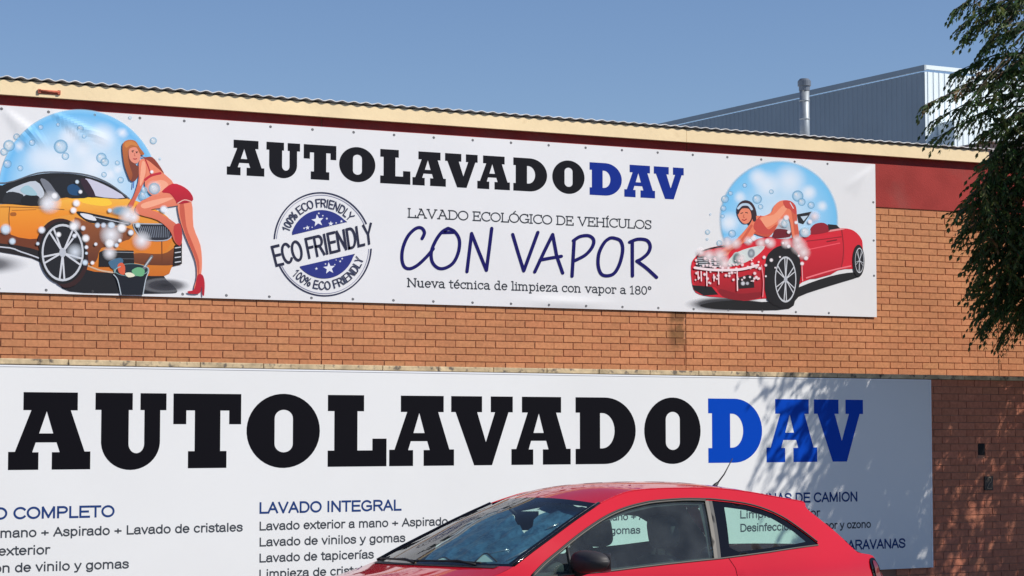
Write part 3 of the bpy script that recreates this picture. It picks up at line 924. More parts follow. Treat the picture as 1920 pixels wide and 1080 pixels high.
# ------------------------------------------------------------------ printed art on the banner: polygons in picture order
class Art:
    def __init__(s, ox, oy, k):
        s.mb = MB(); s.ox, s.oy, s.k, s.n = ox, oy, k, 3

    def q(s, p): return (s.ox + p[0] / s.k, s.oy + p[1] / s.k)

    def poly(s, pts, c, sm=True, k=3, a=1.0, c2=None, axis=1):
        """a printed patch; with c2 its ink runs from c (low end of the axis) to c2"""
        s.n += 1
        if sm: pts = smooth_closed(pts, k)
        lo = min(p[axis] for p in pts); hi = max(p[axis] for p in pts)
        c = lin(*c); c2_ = lin(*c2) if c2 else c
        if c2 and hi - lo > 1:                   # slice so that the ramp is even
            V, T = [], []
            src = [Vector((p[0], p[1])) for p in pts]
            step = (hi - lo) / 6
            ed = [(i, (i + 1) % len(src)) for i in range(len(src))]
            grid_ = []
            for i in range(1, 6):
                for j in range(1, 10):
                    g_ = lo + step * i
                    ot = [p[1 - axis] for p in pts]
                    h_ = min(ot) + (max(ot) - min(ot)) * j / 10
                    pp = (h_, g_) if axis == 1 else (g_, h_)
                    if inpoly(pp[0], pp[1], pts): grid_.append(Vector(pp))
            out = delaunay_2d_cdt(src + grid_, ed, [], 0, 1e-4)
            V = [(p.x, p.y) for p in out[0]]
            T = [tuple(t) for t in out[2] if inpoly(sum(V[i][0] for i in t) / 3, sum(V[i][1] for i in t) / 3, pts)]
        else:
            V, T = tri_fill([pts])
        cols = []
        for p in V:
            t = (p[axis] - lo) / (hi - lo + 1e-9)
            cols.append(tuple(c[i] + (c2_[i] - c[i]) * t for i in range(3)) + (a,))
        s.mb.add([onb(*s.q(p), s.n) for p in V], T, cols)

    def line(s, pts, wd, c, sm=True):
        s.n += 1
        if sm and len(pts) > 2: pts = smooth_open(pts, 4)
        stroke(s.mb, [s.q(p) for p in pts], wd / s.k, s.n, (*lin(*c), 1.0))

    def disc(s, cx, cy, rx, ry, stops, ymax=None, n=40, glows=()):
        """stops: (radius 0..1, colour, alpha)"""
        s.n += .35
        vs, cols = [], []
        rings = []
        for i in range(len(stops) - 1):
            m_ = 7 if rx > 150 else 1
            for j in range(m_):
                t = j / m_
                A, B = stops[i], stops[i + 1]
                ca, cb = lin(*A[1]), lin(*B[1])
                rings.append((A[0] + (B[0] - A[0]) * t, tuple(ca[k] + (cb[k] - ca[k]) * t for k in range(3)), A[2] + (B[2] - A[2]) * t))
        rings.append((stops[-1][0], lin(*stops[-1][1]), stops[-1][2]))
        for r_, c, a in rings:
            for k in range(n):
                t = 2 * math.pi * k / n
                y = cy + ry * r_ * math.sin(t)
                if ymax is not None: y = min(y, ymax)
                px_ = cx + rx * r_ * math.cos(t)
                cc = c
                for gx, gy, gr, ga in glows:
                    q_ = math.hypot(px_ - gx, y - gy) / gr
                    if q_ < 1:
                        f_ = ga * (1 - q_ * q_) ** 1.5
                        gw = lin(238, 242, 249)
                        cc = tuple(cc[i] + (gw[i] - cc[i]) * f_ for i in range(3))
                vs.append(onb(*s.q((px_, y)), s.n)); cols.append((*cc, a))
        fs = []
        for i in range(len(rings) - 1):
            for k in range(n):
                k2 = (k + 1) % n
                fs.append((i * n + k, i * n + k2, (i + 1) * n + k2, (i + 1) * n + k))
        s.mb.add(vs, fs, cols)

    def bubble(s, x, y, r_, tint=(120, 180, 215)):
        s.disc(x, y, r_, r_, [(0, (245, 250, 255), .55), (.6, (200, 228, 242), .45), (.85, tint, .75), (1, tint, .0)], n=18)
        s.disc(x - r_ * .3, y - r_ * .3, r_ * .4, r_ * .4, [(0, (255, 255, 255), .9), (1, (255, 255, 255), 0)], n=10)

    def glow(s, x, y, r_, c=(250, 250, 255), a=.95):
        s.disc(x, y, r_, r_, [(0, c, a), (.45, c, a * .6), (1, c, 0)], n=20)

    def dot(s, x, y, r_, c=(240, 243, 250)):
        s.disc(x, y, r_, r_, [(0, c, 1), (.5, c, .95), (1, c, .0)], n=16)

    def wheel(s, cx, cy, rx, ry, rimx, rimy, spokes=5, rcx=None, rcy=None, tyre=(18, 18, 22), twin=True):
        rcx = rcx if rcx is not None else cx; rcy = rcy if rcy is not None else cy
        el = lambda x, y, a_, b_: [(x + a_ * math.cos(2 * math.pi * i / 36), y + b_ * math.sin(2 * math.pi * i / 36)) for i in range(36)]
        s.poly(el(cx, cy, rx, ry), tyre, False)
        s.poly(el(rcx, rcy, rimx, rimy), (205, 208, 214), False)
        s.poly(el(rcx, rcy, rimx * .91, rimy * .92), (24, 25, 32), False)
        for k in range(spokes):
            for dlt in ((-7, 7) if twin else (0,)):
                t = R(360 * k / spokes + 92 + dlt)
                t0 = R(360 * k / spokes + 92 + dlt * .4)
                s.line([(rcx + rimx * .12 * math.cos(t0), rcy + rimy * .12 * math.sin(t0)), (rcx + rimx * .93 * math.cos(t), rcy + rimy * .93 * math.sin(t))], rimx * .085, (214, 216, 222), False)
        s.poly(el(rcx, rcy, rimx * .16, rimy * .16), (190, 194, 202), False)

    def done(s, name): return s.mb.build(name, M_print, ban)


# --- left picture, orange saloon
a = Art(0, 300, 4)
a.disc(590, 225, 605, 608, [(0, (226, 234, 242), 1), (.45, (206, 227, 243), 1), (.75, (168, 212, 243), 1), (.93, (112, 188, 238), 1), (.985, (140, 203, 243), 1), (1, (215, 232, 244), 0)], ymax=335, n=130, glows=((520, -170, 100, .8), (770, -170, 130, .8), (430, 0, 130, .6), (300, -20, 130, .6), (620, -80, 90, .7), (700, 40, 110, .7), (918, -205, 46, 1), (820, 110, 50, .9), (885, 70, 40, .9), (145, -105, 44, .9)))
for x, y, r_ in ((455, -100, 56), (490, -28, 30), (68, -108, 46), (125, -175, 26), (30, -62, 30), (55, 30, 34), (152, 62, 24), (305, -245, 22), (600, -235, 28), (630, -178, 18), (760, -15, 42), (785, 15, 34), (880, 22, 20), (1150, -145, 28), (975, -318, 14), (1200, -8, 10), (240, -130, 26), (435, -265, 16), (780, 110, 22), (905, 150, 26)): a.bubble(x, y, r_)
a.done('bubble_print')

a2 = Art(0, 300, 4); a2.n = a.n
a2.poly([(-700, 620), (-200, 600), (60, 680), (290, 760), (420, 900), (520, 985), (900, 1000), (1240, 1000), (1330, 985), (1250, 900), (1100, 780), (500, 660), (-200, 500)], (22, 22, 28))
a2.disc(-150, 780, 380, 90, [(0, (40, 40, 46), .9), (.5, (80, 80, 88), .6), (1, (220, 222, 228), 0)])
a2.disc(1240, 940, 200, 60, [(0, (30, 30, 36), 1), (.6, (80, 80, 88), .6), (1, (220, 222, 228), 0)])
a2.poly([(-620, 345), (-300, 330), (0, 332), (160, 330), (290, 345), (450, 288), (640, 274), (860, 282), (990, 296), (1120, 350), (1235, 410), (1285, 470), (1305, 560), (1360, 600), (1362, 690), (1355, 780), (1290, 800), (1230, 870), (900, 850), (640, 820), (640, 700), (560, 540), (470, 480), (360, 500), (300, 590), (292, 670), (0, 600), (-600, 590)], (246, 168, 62), k=3, c2=(206, 110, 28))
a2.poly([(-600, 500), (0, 545), (285, 590), (290, 690), (0, 640), (-600, 600)], (112, 54, 28))
a2.poly([(-600, 595), (0, 625), (290, 680), (300, 745), (0, 690), (-600, 640)], (30, 24, 26))
a2.line([(-600, 650), (0, 652), (160, 690), (290, 735)], 10, (205, 208, 216))
a2.poly([(100, 380), (480, 380), (560, 400), (420, 430), (330, 480), (285, 590), (80, 560), (70, 450)], (244, 152, 44), c2=(232, 126, 30))
a2.poly([(470, 300), (700, 284), (960, 296), (1090, 345), (1200, 410), (960, 420), (700, 390), (540, 380), (430, 360)], (250, 186, 70), c2=(240, 150, 52))
a2.poly([(600, 285), (780, 280), (840, 330), (760, 345), (620, 320)], (255, 204, 60))
a2.poly([(560, 430), (700, 480), (960, 510), (1000, 560), (900, 640), (760, 660), (720, 760), (645, 760), (630, 640), (590, 540)], (150, 84, 44), c2=(98, 48, 28))
a2.poly([(1000, 590), (1200, 600), (1300, 570), (1215, 700), (1010, 690), (880, 640)], (226, 128, 36))
a2.poly([(1010, 700), (1215, 705), (1300, 660), (1350, 640), (1350, 770), (1200, 790), (1010, 770)], (150, 82, 36), c2=(104, 52, 28))
a2.line([(1212, 610), (1214, 770)], 8, (110, 56, 26))
a2.line([(650, 790), (760, 830), (900, 850)], 12, (214, 180, 150))
a2.line([(-600, 350), (0, 352), (70, 352), (300, 360), (480, 372)], 5, (150, 84, 30))
a2.line([(72, 350), (66, 440), (75, 560)], 5, (128, 66, 24))
a2.poly([(80, 395), (118, 395), (118, 418), (80, 418)], (170, 96, 34))
a2.line([(90, 378), (270, 372)], 4, (180, 100, 36))
# cabin
a2.poly([(-560, 340), (-480, 260), (-250, 170), (0, 190), (40, 180), (280, 108), (470, 100), (650, 122), (810, 182), (955, 288), (640, 278), (450, 288), (290, 345), (0, 328)], (24, 25, 30), k=4)
a2.line([(-560, 335), (-480, 255), (-250, 165), (40, 172), (280, 98), (470, 92), (660, 114), (820, 178), (968, 290)], 9, (96, 100, 108))
a2.poly([(55, 235), (130, 195), (265, 158), (330, 240), (300, 290), (190, 300), (60, 250)], (196, 204, 214))
a2.poly([(60, 240), (170, 260), (160, 318), (20, 318)], (36, 38, 44))
a2.poly([(300, 150), (360, 160), (450, 280), (390, 300)], (120, 124, 134))
a2.poly([(380, 140), (640, 140), (690, 270), (470, 275)], (26, 28, 36))
a2.poly([(640, 138), (780, 186), (935, 284), (700, 268), (660, 200)], (206, 204, 222))
a2.poly([(600, 150), (650, 150), (715, 268), (660, 268)], (50, 30, 44))
a2.poly([(505, 200), (560, 180), (610, 230), (590, 265), (520, 255)], (26, 74, 116))
a2.poly([(160, 290), (205, 258), (280, 268), (300, 300), (290, 345), (170, 325)], (22, 22, 27))
a2.poly([(150, 225), (210, 190), (280, 260), (200, 262)], (168, 206, 218), a=.9)
# lights, grille, air intakes
a2.poly([(572, 388), (640, 392), (800, 425), (965, 462), (962, 492), (840, 490), (680, 470), (610, 430)], (26, 26, 32))
a2.poly([(600, 400), (690, 415), (720, 455), (640, 440)], (228, 230, 238))
a2.line([(700, 425), (960, 480)], 6, (200, 204, 214))
for x in (730, 775, 840): a2.dot(x, 490, 24, (214, 224, 238))
a2.poly([(1000, 475), (1130, 478), (1265, 484), (1300, 530), (1250, 600), (1080, 594), (1015, 530)], (38, 40, 50))
a2.line([(998, 478), (1130, 480), (1265, 486), (1298, 530), (1252, 600), (1085, 596), (1016, 530), (998, 478)], 8, (176, 180, 190))
for i in range(17): a2.line([(1030 + i * 15, 500), (1062 + i * 12.5, 580)], 4.5, (150 - i * 2, 158 - i * 2, 172 - i * 2), False)
a2.poly([(745, 690), (780, 676), (1000, 680), (1005, 780), (960, 800), (740, 800)], (22, 22, 26), False)
a2.line([(800, 690), (1000, 694)], 5, (150, 154, 162)); a2.line([(820, 740), (1000, 742)], 4, (96, 100, 108))
a2.poly([(1308, 640), (1362, 625), (1362, 780), (1296, 795)], (20, 20, 24), False)
for i in range(4): a2.line([(1312, 660 + i * 36), (1352, 654 + i * 36)], 8, (206, 208, 214), False)
# wheel
a2.poly([(285, 640), (315, 520), (380, 455), (470, 440), (560, 480), (620, 570), (655, 700), (650, 820), (560, 940), (430, 930)], (52, 24, 24))
a2.wheel(468, 695, 176, 235, 158, 215, 5)
a2.glow(560, 690, 70, (228, 236, 246), .9)
a2.done('orange_car_print')

a3 = Art(0, 300, 4); a3.n = a2.n
# bucket of sponges
a3.poly([(855, 850), (985, 870), (1112, 835), (1070, 1010), (905, 1010)], (16, 22, 34), False)
a3.disc(982, 825, 132, 48, [(0, (20, 40, 50), 1), (.9, (20, 40, 50), 1), (1, (150, 190, 190), 1)])
a3.poly([(810, 770), (850, 745), (905, 735), (920, 770), (850, 820)], (70, 110, 140))
a3.poly([(880, 790), (910, 770), (935, 800), (930, 860), (890, 845)], (222, 96, 62))
a3.poly([(985, 830), (1030, 805), (1080, 820), (1070, 870), (1010, 865)], (110, 178, 130))
a3.poly([(935, 850), (980, 845), (1010, 870), (960, 880)], (238, 232, 206))
a3.line([(1078, 810), (1135, 725)], 22, (112, 116, 122)); a3.line([(1082, 800), (1132, 732)], 8, (200, 204, 208))
a3.line([(850, 860), (880, 900), (905, 1010)], 7, (186, 196, 204)); a3.line([(1112, 838), (1090, 900), (1070, 1010)], 7, (186, 196, 204))
a3.line([(855, 845), (870, 815), (900, 800)], 6, (150, 190, 196)); a3.line([(1110, 850), (1112, 815), (1090, 800)], 6, (180, 190, 196))
a3.done('bucket_print')

a4 = Art(0, 300, 4); a4.n = a3.n
SK, SKD, SKL = (240, 138, 106), (206, 92, 70), (250, 172, 140)
HAIR = (196, 112, 58)
a4.poly([(1085, -20), (1140, -20), (1195, 45), (1228, 105), (1190, 85), (1110, 10), (1050, -30)], (150, 62, 44))
a4.poly([(925, -50), (960, -60), (1010, 30), (1040, 60), (1025, 140), (985, 162), (955, 110), (935, 50)], (128, 62, 44))
# far leg bent over the bonnet
a4.poly([(1340, 250), (1225, 235), (1100, 285), (1030, 330), (1012, 378), (1045, 412), (1180, 452), (1270, 530), (1300, 600), (1335, 640), (1362, 600), (1352, 520), (1300, 465), (1190, 395), (1130, 372), (1260, 352), (1350, 330)], SK, c2=SKD)
a4.poly([(1060, 330), (1200, 290), (1300, 285), (1200, 330), (1080, 365)], SKL)
a4.poly([(1300, 500), (1350, 480), (1364, 590), (1345, 645), (1310, 600)], (196, 58, 56))
# standing leg and shoe
a4.poly([(1335, 322), (1432, 312), (1448, 500), (1500, 640), (1512, 780), (1500, 885), (1472, 960), (1452, 960), (1474, 870), (1462, 750), (1392, 580), (1345, 440)], SK)
a4.poly([(1345, 330), (1375, 330), (1395, 500), (1440, 620), (1490, 760), (1485, 880), (1470, 760), (1400, 590), (1352, 440)], SKD)
a4.poly([(1405, 985), (1455, 968), (1478, 866), (1515, 862), (1532, 920), (1528, 1012), (1516, 1012), (1510, 945), (1494, 1000), (1420, 1002)], (188, 24, 44), k=3)
# trunk, arm
a4.poly([(1048, 0), (1100, 0), (1170, 55), (1222, 100), (1300, 180), (1235, 245), (1150, 272), (1090, 212), (1080, 140), (1050, 90)], SK)
a4.poly([(1120, 190), (1200, 150), (1260, 185), (1200, 240), (1140, 250)], SKL)
a4.poly([(1042, 10), (1092, 15), (1098, 100), (1062, 205), (1012, 305), (990, 352), (958, 342), (1000, 268), (1034, 160), (1038, 80)], SK, c2=SKD)
a4.poly([(1060, 20), (1085, 20), (1088, 100), (1055, 190), (1045, 170)], SKL)
a4.line([(1085, 150), (1130, 118), (1200, 100)], 18, (200, 40, 56)); a4.line([(1088, 0), (1112, 60), (1130, 118)], 9, (190, 40, 52))
a4.poly([(1210, 240), (1290, 178), (1380, 205), (1436, 262), (1436, 312), (1332, 330), (1312, 302), (1270, 252)], (206, 26, 52), k=3, c2=(176, 22, 44))
a4.line([(1330, 326), (1380, 300), (1436, 314)], 7, (240, 190, 176))
# head
a4.poly([(962, -70), (985, -98), (1012, -98), (1048, -55), (1046, 0), (1022, 26), (992, 20), (968, -10)], (236, 148, 124))
a4.poly([(915, -75), (922, -128), (960, -150), (1012, -142), (1045, -92), (1080, -44), (1050, -40), (1020, -92), (975, -88), (958, -60), (960, 0), (975, 60), (990, 110), (975, 155), (948, 95), (928, 30)], HAIR, c2=(158, 80, 46))
a4.poly([(930, -120), (965, -142), (1010, -130), (1030, -100), (980, -112), (945, -90)], (214, 132, 66))
a4.line([(984, -66), (1000, -70)], 5, (70, 34, 30)); a4.line([(1016, -60), (1030, -60)], 5, (70, 34, 30))
a4.dot(993, -60, 6, (60, 40, 40)); a4.dot(1022, -54, 6, (60, 40, 40)); a4.line([(1008, -50), (1004, -32), (1012, -30)], 4, (190, 90, 74)); a4.line([(998, -8), (1012, -6), (1022, -9)], 7, (176, 40, 52))
a4.line([(1000, 165), (996, 210)], 8, (60, 110, 190))
a4.done('figure_print')

a5 = Art(0, 300, 4); a5.n = a4.n
a5.disc(905, 380, 90, 42, [(0, (110, 160, 190), .9), (.6, (130, 176, 200), .7), (1, (200, 200, 200), 0)], n=24)
for x, y, r_ in ((370, 320, 95), (960, 415, 85), (830, 560, 95), (1060, 605, 80), (350, 330, 60), (560, 490, 50), (1150, 210, 60), (1000, 430, 50), (820, 700, 60)): a5.glow(x, y, r_)
for x, y, r_ in ((570, 325, 32), (548, 378, 28), (405, 270, 30), (40, 520, 46), (90, 610, 30), (310, 525, 32), (436, 560, 24), (548, 500, 36), (640, 588, 34), (555, 570, 20), (645, 655, 18), (715, 632, 16), (690, 772, 18), (635, 770, 26), (820, 625, 42), (910, 510, 42), (978, 545, 26), (895, 605, 18), (620, 512, 22), (280, 628, 16), (600, 240, 18), (575, 165, 18), (1135, 90, 16), (1225, 370, 34), (820, 380, 20), (1030, 490, 24), (830, 490, 30), (870, 640, 20), (645, 700, 14)): a5.dot(x, y, r_, random.choice([(238, 242, 250), (214, 230, 244), (250, 250, 252)]))
for x, y, r_ in ((1155, 215, 46), (1075, 265, 34), (1080, 225, 26)): a5.bubble(x, y, r_, (150, 196, 220))
a5.done('foam_print')

# --- right picture, red open car
k7 = 1418 / 420
c = Art(1260, 290, k7); c.n = 3
c.disc(676, 412, 380, 378, [(0, (216, 232, 246), 1), (.4, (190, 222, 245), 1), (.72, (146, 206, 245), 1), (.95, (116, 196, 242), 1), (1, (170, 214, 242), 0)], ymax=575, n=130, glows=((745, 160, 120, .8), (600, 190, 100, .8), (540, 140, 70, .8), (360, 430, 80, .9), (865, 240, 60, .9), (950, 325, 40, .9), (430, 270, 46, .8)))
for x, y, r_ in ((538, 282, 32), (795, 262, 38), (820, 300, 26), (335, 282, 26), (460, 195, 16), (628, 235, 16), (560, 330, 18), (370, 245, 16), (325, 340, 20), (380, 500, 26), (320, 390, 14), (225, 490, 17), (222, 535, 9), (242, 378, 7), (880, 320, 24), (350, 540, 22), (300, 560, 20)): c.bubble(x, y, r_, (112, 176, 212))
c.done('bubble_print')

d = Art(1260, 290, k7); d.n = c.n
d.disc(330, 945, 260, 52, [(0, (20, 20, 24), 1), (.6, (60, 60, 66), .8), (1, (220, 222, 228), 0)])
d.poly([(180, 950), (400, 920), (640, 930), (800, 840), (1000, 770), (1150, 745), (1190, 770), (1000, 830), (800, 900), (740, 975), (480, 985), (260, 975)], (22, 22, 26))
d.poly([(120, 705), (150, 645), (205, 600), (330, 572), (460, 560), (600, 520), (800, 524), (870, 508), (940, 478), (1080, 466), (1150, 482), (1196, 530), (1206, 580), (1202, 700), (1140, 722), (1060, 730), (825, 806), (790, 860), (700, 900), (560, 912), (450, 925), (330, 906), (200, 892), (135, 850)], (218, 30, 50), k=3)
d.poly([(150, 690), (260, 720), (420, 720), (560, 690), (590, 760), (560, 900), (430, 915), (300, 880), (270, 840), (140, 820)], (206, 28, 46), c2=(150, 22, 36))
d.poly([(300, 850), (430, 880), (560, 870), (555, 905), (440, 924), (320, 900)], (140, 18, 34))
d.poly([(128, 826), (250, 836), (292, 886), (200, 892), (140, 858)], (22, 20, 26), False)
d.poly([(410, 782), (480, 760), (515, 770), (520, 842), (420, 850)], (34, 20, 26), False)
d.dot(448, 815, 16, (214, 214, 222)); d.dot(476, 815, 13, (190, 190, 200))
d.poly([(840, 540), (1060, 520), (1070, 720), (840, 790), (815, 690)], (222, 34, 56), c2=(186, 22, 42))
d.line([(850, 548), (960, 535), (1070, 520)], 6, (150, 18, 34)); d.line([(1072, 470), (1085, 600), (1070, 725)], 6, (150, 18, 34))
d.line([(866, 600), (1060, 560)], 7, (242, 86, 100)); d.line([(850, 780), (1000, 735), (1130, 705)], 9, (246, 120, 130))
d.line([(980, 550), (1040, 540)], 8, (130, 16, 30))
d.poly([(880, 478), (1000, 470), (1080, 468), (1075, 476), (900, 500)], (236, 150, 150))
d.poly([(875, 470), (905, 438), (960, 432), (995, 462), (985, 490), (880, 505)], (150, 20, 40))
d.poly([(985, 440), (1040, 445), (1062, 466), (990, 478)], (26, 20, 28), False)
d.poly([(790, 378), (884, 360), (830, 440), (800, 430)], (28, 28, 34), False)
d.poly([(812, 392), (860, 386), (832, 420)], (196, 216, 232), False)
d.poly([(640, 500), (700, 400), (760, 390), (770, 520), (650, 530)], (186, 196, 208))
d.poly([(640, 500), (660, 470), (740, 480), (745, 520), (640, 530)], (110, 16, 34))
d.poly([(150, 700), (165, 650), (230, 640), (300, 650), (312, 712), (170, 716)], (40, 40, 48))
for i in range(5): d.line([(160 + i * 4, 655 + i * 13), (300, 662 + i * 11)], 5, (206, 210, 216))
d.line([(158, 650), (190, 612), (260, 590), (330, 580)], 9, (30, 24, 30))
d.poly([(345, 705), (385, 635), (480, 592), (585, 578), (535, 640), (440, 692)], (214, 222, 220))
d.disc(408, 660, 30, 44, [(0, (110, 150, 150), 1), (.6, (80, 110, 112), 1), (1, (200, 210, 210), 1)], n=22)
d.disc(500, 625, 26, 34, [(0, (190, 200, 206), 1), (.7, (120, 130, 140), 1), (1, (210, 216, 220), 1)], n=22)
# wheels
d.poly([(590, 690), (620, 615), (690, 575), (765, 590), (808, 660), (812, 760), (795, 860), (740, 960), (600, 920)], (18, 16, 22))
d.wheel(700, 800, 96, 172, 68, 146, 6, 717, 790, (20, 20, 26))
d.wheel(1178, 672, 38, 102, 28, 80, 5, 1184, 670, (20, 20, 26))
d.done('red_car_print')

e = Art(1260, 290, k7); e.n = d.n
e.poly([(410, 380), (440, 300), (490, 295), (525, 340), (535, 420), (505, 460), (480, 440)], (60, 34, 40))
e.poly([(640, 330), (680, 294), (740, 292), (782, 330), (786, 400), (802, 520), (762, 528), (745, 430), (722, 392), (684, 420), (640, 490), (600, 522), (520, 500), (500, 530), (380, 600), (345, 640), (295, 640), (300, 612), (380, 560), (440, 500), (490, 440), (520, 390), (580, 388), (625, 365)], (240, 128, 94), k=3)
e.poly([(560, 400), (640, 380), (690, 330), (740, 310), (700, 380), (640, 440), (580, 460)], (250, 160, 124))
e.poly([(520, 500), (600, 522), (640, 490), (660, 440), (600, 480), (540, 480)], (206, 84, 62))
e.poly([(752, 340), (782, 335), (790, 420), (800, 520), (778, 524), (764, 430)], (214, 96, 72))
e.line([(500, 450), (440, 540), (370, 600), (310, 628)], 16, (214, 96, 72))
e.poly([(700, 293), (745, 293), (778, 322), (786, 372), (768, 372), (742, 345), (715, 335)], (206, 74, 66)); e.poly([(545, 402), (600, 470), (640, 478), (600, 505), (540, 492), (512, 455)], (206, 74, 66)); e.line([(545, 404), (560, 388)], 7, (206, 74, 66)); e.line([(745, 305), (765, 340)], 5, (230, 230, 240))
e.poly([(412, 370), (440, 340), (485, 345), (500, 395), (480, 432), (450, 436), (425, 410)], (238, 140, 108))
e.poly([(408, 345), (430, 300), (475, 290), (515, 330), (530, 410), (510, 420), (492, 350), (440, 342), (415, 380)], (52, 32, 42), k=3)
e.line([(416, 340), (440, 318), (480, 318), (502, 345)], 15, (190, 212, 232))
e.line([(432, 372), (446, 368)], 5, (60, 30, 30)); e.line([(462, 366), (476, 370)], 5, (60, 30, 30)); e.line([(442, 412), (456, 416), (468, 408)], 6, (170, 40, 50)); e.line([(452, 380), (448, 396), (456, 398)], 4, (190, 90, 70))
e.done('figure_print')

h = Art(1260, 290, k7); h.n = e.n
rf_ = random.Random(3)
for x, y, r_ in ((300, 640, 60), (230, 640, 50), (350, 560, 50), (180, 620, 34), (400, 560, 44), (480, 545, 34), (560, 560, 40), (620, 560, 40), (800, 580, 60), (830, 620, 50), (720, 560, 40), (900, 390, 40), (690, 430, 30), (430, 660, 40), (330, 690, 50), (790, 540, 40)): h.glow(x, y, r_, (252, 236, 238), .95)
for x, y, r_ in ((840, 490, 36), (600, 548, 20), (512, 530, 22), (490, 545, 18), (845, 655, 17), (820, 690, 15), (625, 668, 14), (800, 640, 10), (735, 580, 16), (700, 560, 12), (580, 650, 13), (590, 700, 11), (530, 710, 14), (490, 775, 9), (590, 770, 8), (650, 716, 7), (680, 648, 8), (782, 430, 14), (870, 425, 18), (720, 400, 22), (700, 440, 22), (735, 490, 14)): h.dot(x, y, r_, (246, 238, 242))
for i in range(70):
    x = rf_.uniform(140, 560); y = rf_.uniform(660, 820) - (x - 140) * .05
    h.dot(x, y, rf_.uniform(5, 13), (248, 222, 226))
for x0, y0, y1 in ((180, 740, 800), (215, 740, 830), (290, 740, 820), (408, 740, 860), (260, 760, 800), (160, 740, 790)): h.line([(x0, y0), (x0 + 2, y1)], 7, (250, 224, 228), False)
h.line([(562, 700), (575, 800), (570, 900)], 5, (240, 150, 160)); h.line([(818, 700), (822, 800)], 5, (240, 170, 176))
h.line([(140, 716), (260, 730), (420, 728), (540, 700)], 16, (248, 226, 230))
h.bubble(840, 490, 36, (170, 210, 228)); h.bubble(712, 436, 26, (170, 210, 228))
h.done('foam_print')

# --- the round stamp
st = Art(480, 340, 4); st.n = 3
NV = (32, 44, 128)
CX, CY, RX, RY = 500, 472, 363, 386
slope = .045
def rp(r_, t):
    x = RX * r_ * math.cos(R(t)); y = -RY * r_ * math.sin(R(t))
    return (CX + x, CY + y + x * slope)
st_line = (40, 44, 74)
for t0, t1 in ((26, 176), (205, 357)):
    st.line([rp(1.0, t0 + (t1 - t0) * i / 60) for i in range(61)], 11, st_line, False)
    st.line([rp(.955, t0 + (t1 - t0) * i / 60) for i in range(61)], 4, (150, 150, 176), False)
st.poly([(272, 402)] + [rp(.665, t) for t in range(162, 40, -6)] + [(682, 304)], NV, False)
st.poly([(328, 638)] + [rp(.665, t) for t in range(226, 347, 6)] + [(742, 543)], NV, False)
def star(x, y, r_, rot=0):
    pts = []
    for i in range(10):
        q = r_ if i % 2 == 0 else r_ * .42
        t = R(90 + 36 * i + rot)
        pts.append((x + q * math.cos(t), y - q * math.sin(t)))
    st.poly(pts, (232, 235, 242), False)
star(462, 295, 48, 8); star(548, 652, 46, 6); star(385, 348, 18, 10); star(560, 318, 20); star(640, 300, 12); star(452, 655, 12); star(630, 600, 10)
for x, y, r_ in ((470, 240, 8), (500, 258, 7), (530, 280, 9), (600, 312, 7), (360, 352, 8), (420, 345, 6), (520, 620, 7), (590, 625, 6), (645, 580, 8), (540, 590, 6), (600, 590, 5)): st.dot(x, y, r_, (225, 228, 240))
def quad_text(s_, q, col, wd):
    """pen letters filling a slanting box of the picture"""
    W = pen_width(SANS, s_)
    bl, br, tr, tl_ = q
    ox = 0
    for ch in s_:
        for pts in SANS[ch][1]:
            st.n += .25
            L_, R_ = ribbon([((ox + p[0] - .06) / (W - .12) * 6.0, .04 + p[1] * .92) for p in pts], wd)
            out = []
            for p in L_ + R_:
                u, v = p.x / 6.0, p.y
                px = (bl[0] * (1 - u) + br[0] * u) * (1 - v) + (tl_[0] * (1 - u) + tr[0] * u) * v
                py = (bl[1] * (1 - u) + br[1] * u) * (1 - v) + (tl_[1] * (1 - u) + tr[1] * u) * v
                out.append(onb(*st.q((px, py)), st.n))
            k = len(L_)
            st.mb.add(out, [(i, i + 1, k + i + 1, k + i) for i in range(k - 1)], (*lin(*col), 1.0))
        ox += SANS[ch][0]
quad_text('ECO FRIENDLY', ((150, 638), (876, 466), (860, 312), (112, 488)), (28, 30, 58), .13)
def arc_text(s_, r_in, r_out, t0, t1, inward, col):
    """letters round the ring from angle t0 to t1; inward = tops towards the centre"""
    W = pen_width(SANS, s_)
    ox = 0
    dr = r_out - r_in
    for ch in s_:
        for pts in SANS[ch][1]:
            st.n += .25
            # width unit of the ring: one capital height
            kk = abs(R(t1 - t0)) * (r_in + r_out) / 2 / W / dr
            L_, R_ = ribbon([((ox + p[0]) * kk, p[1]) for p in pts], .15)
            out = []
            for p in L_ + R_:
                t = t0 + (t1 - t0) * p.x / kk / W
                rr = r_out - dr * p.y if inward else r_in + dr * p.y
                out.append(onb(*st.q(rp(rr, t)), st.n))
            k = len(L_)
            st.mb.add(out, [(i, i + 1, k + i + 1, k + i) for i in range(k - 1)], (*lin(*col), 1.0))
        ox += SANS[ch][0]
arc_text('100% ECO FRIENDLY', .725, .875, 164, 41, False, (44, 48, 76))
arc_text('100% ECO FRIENDLY', .725, .875, 223, 344, True, (44, 48, 76))
st.done('round_stamp_print')

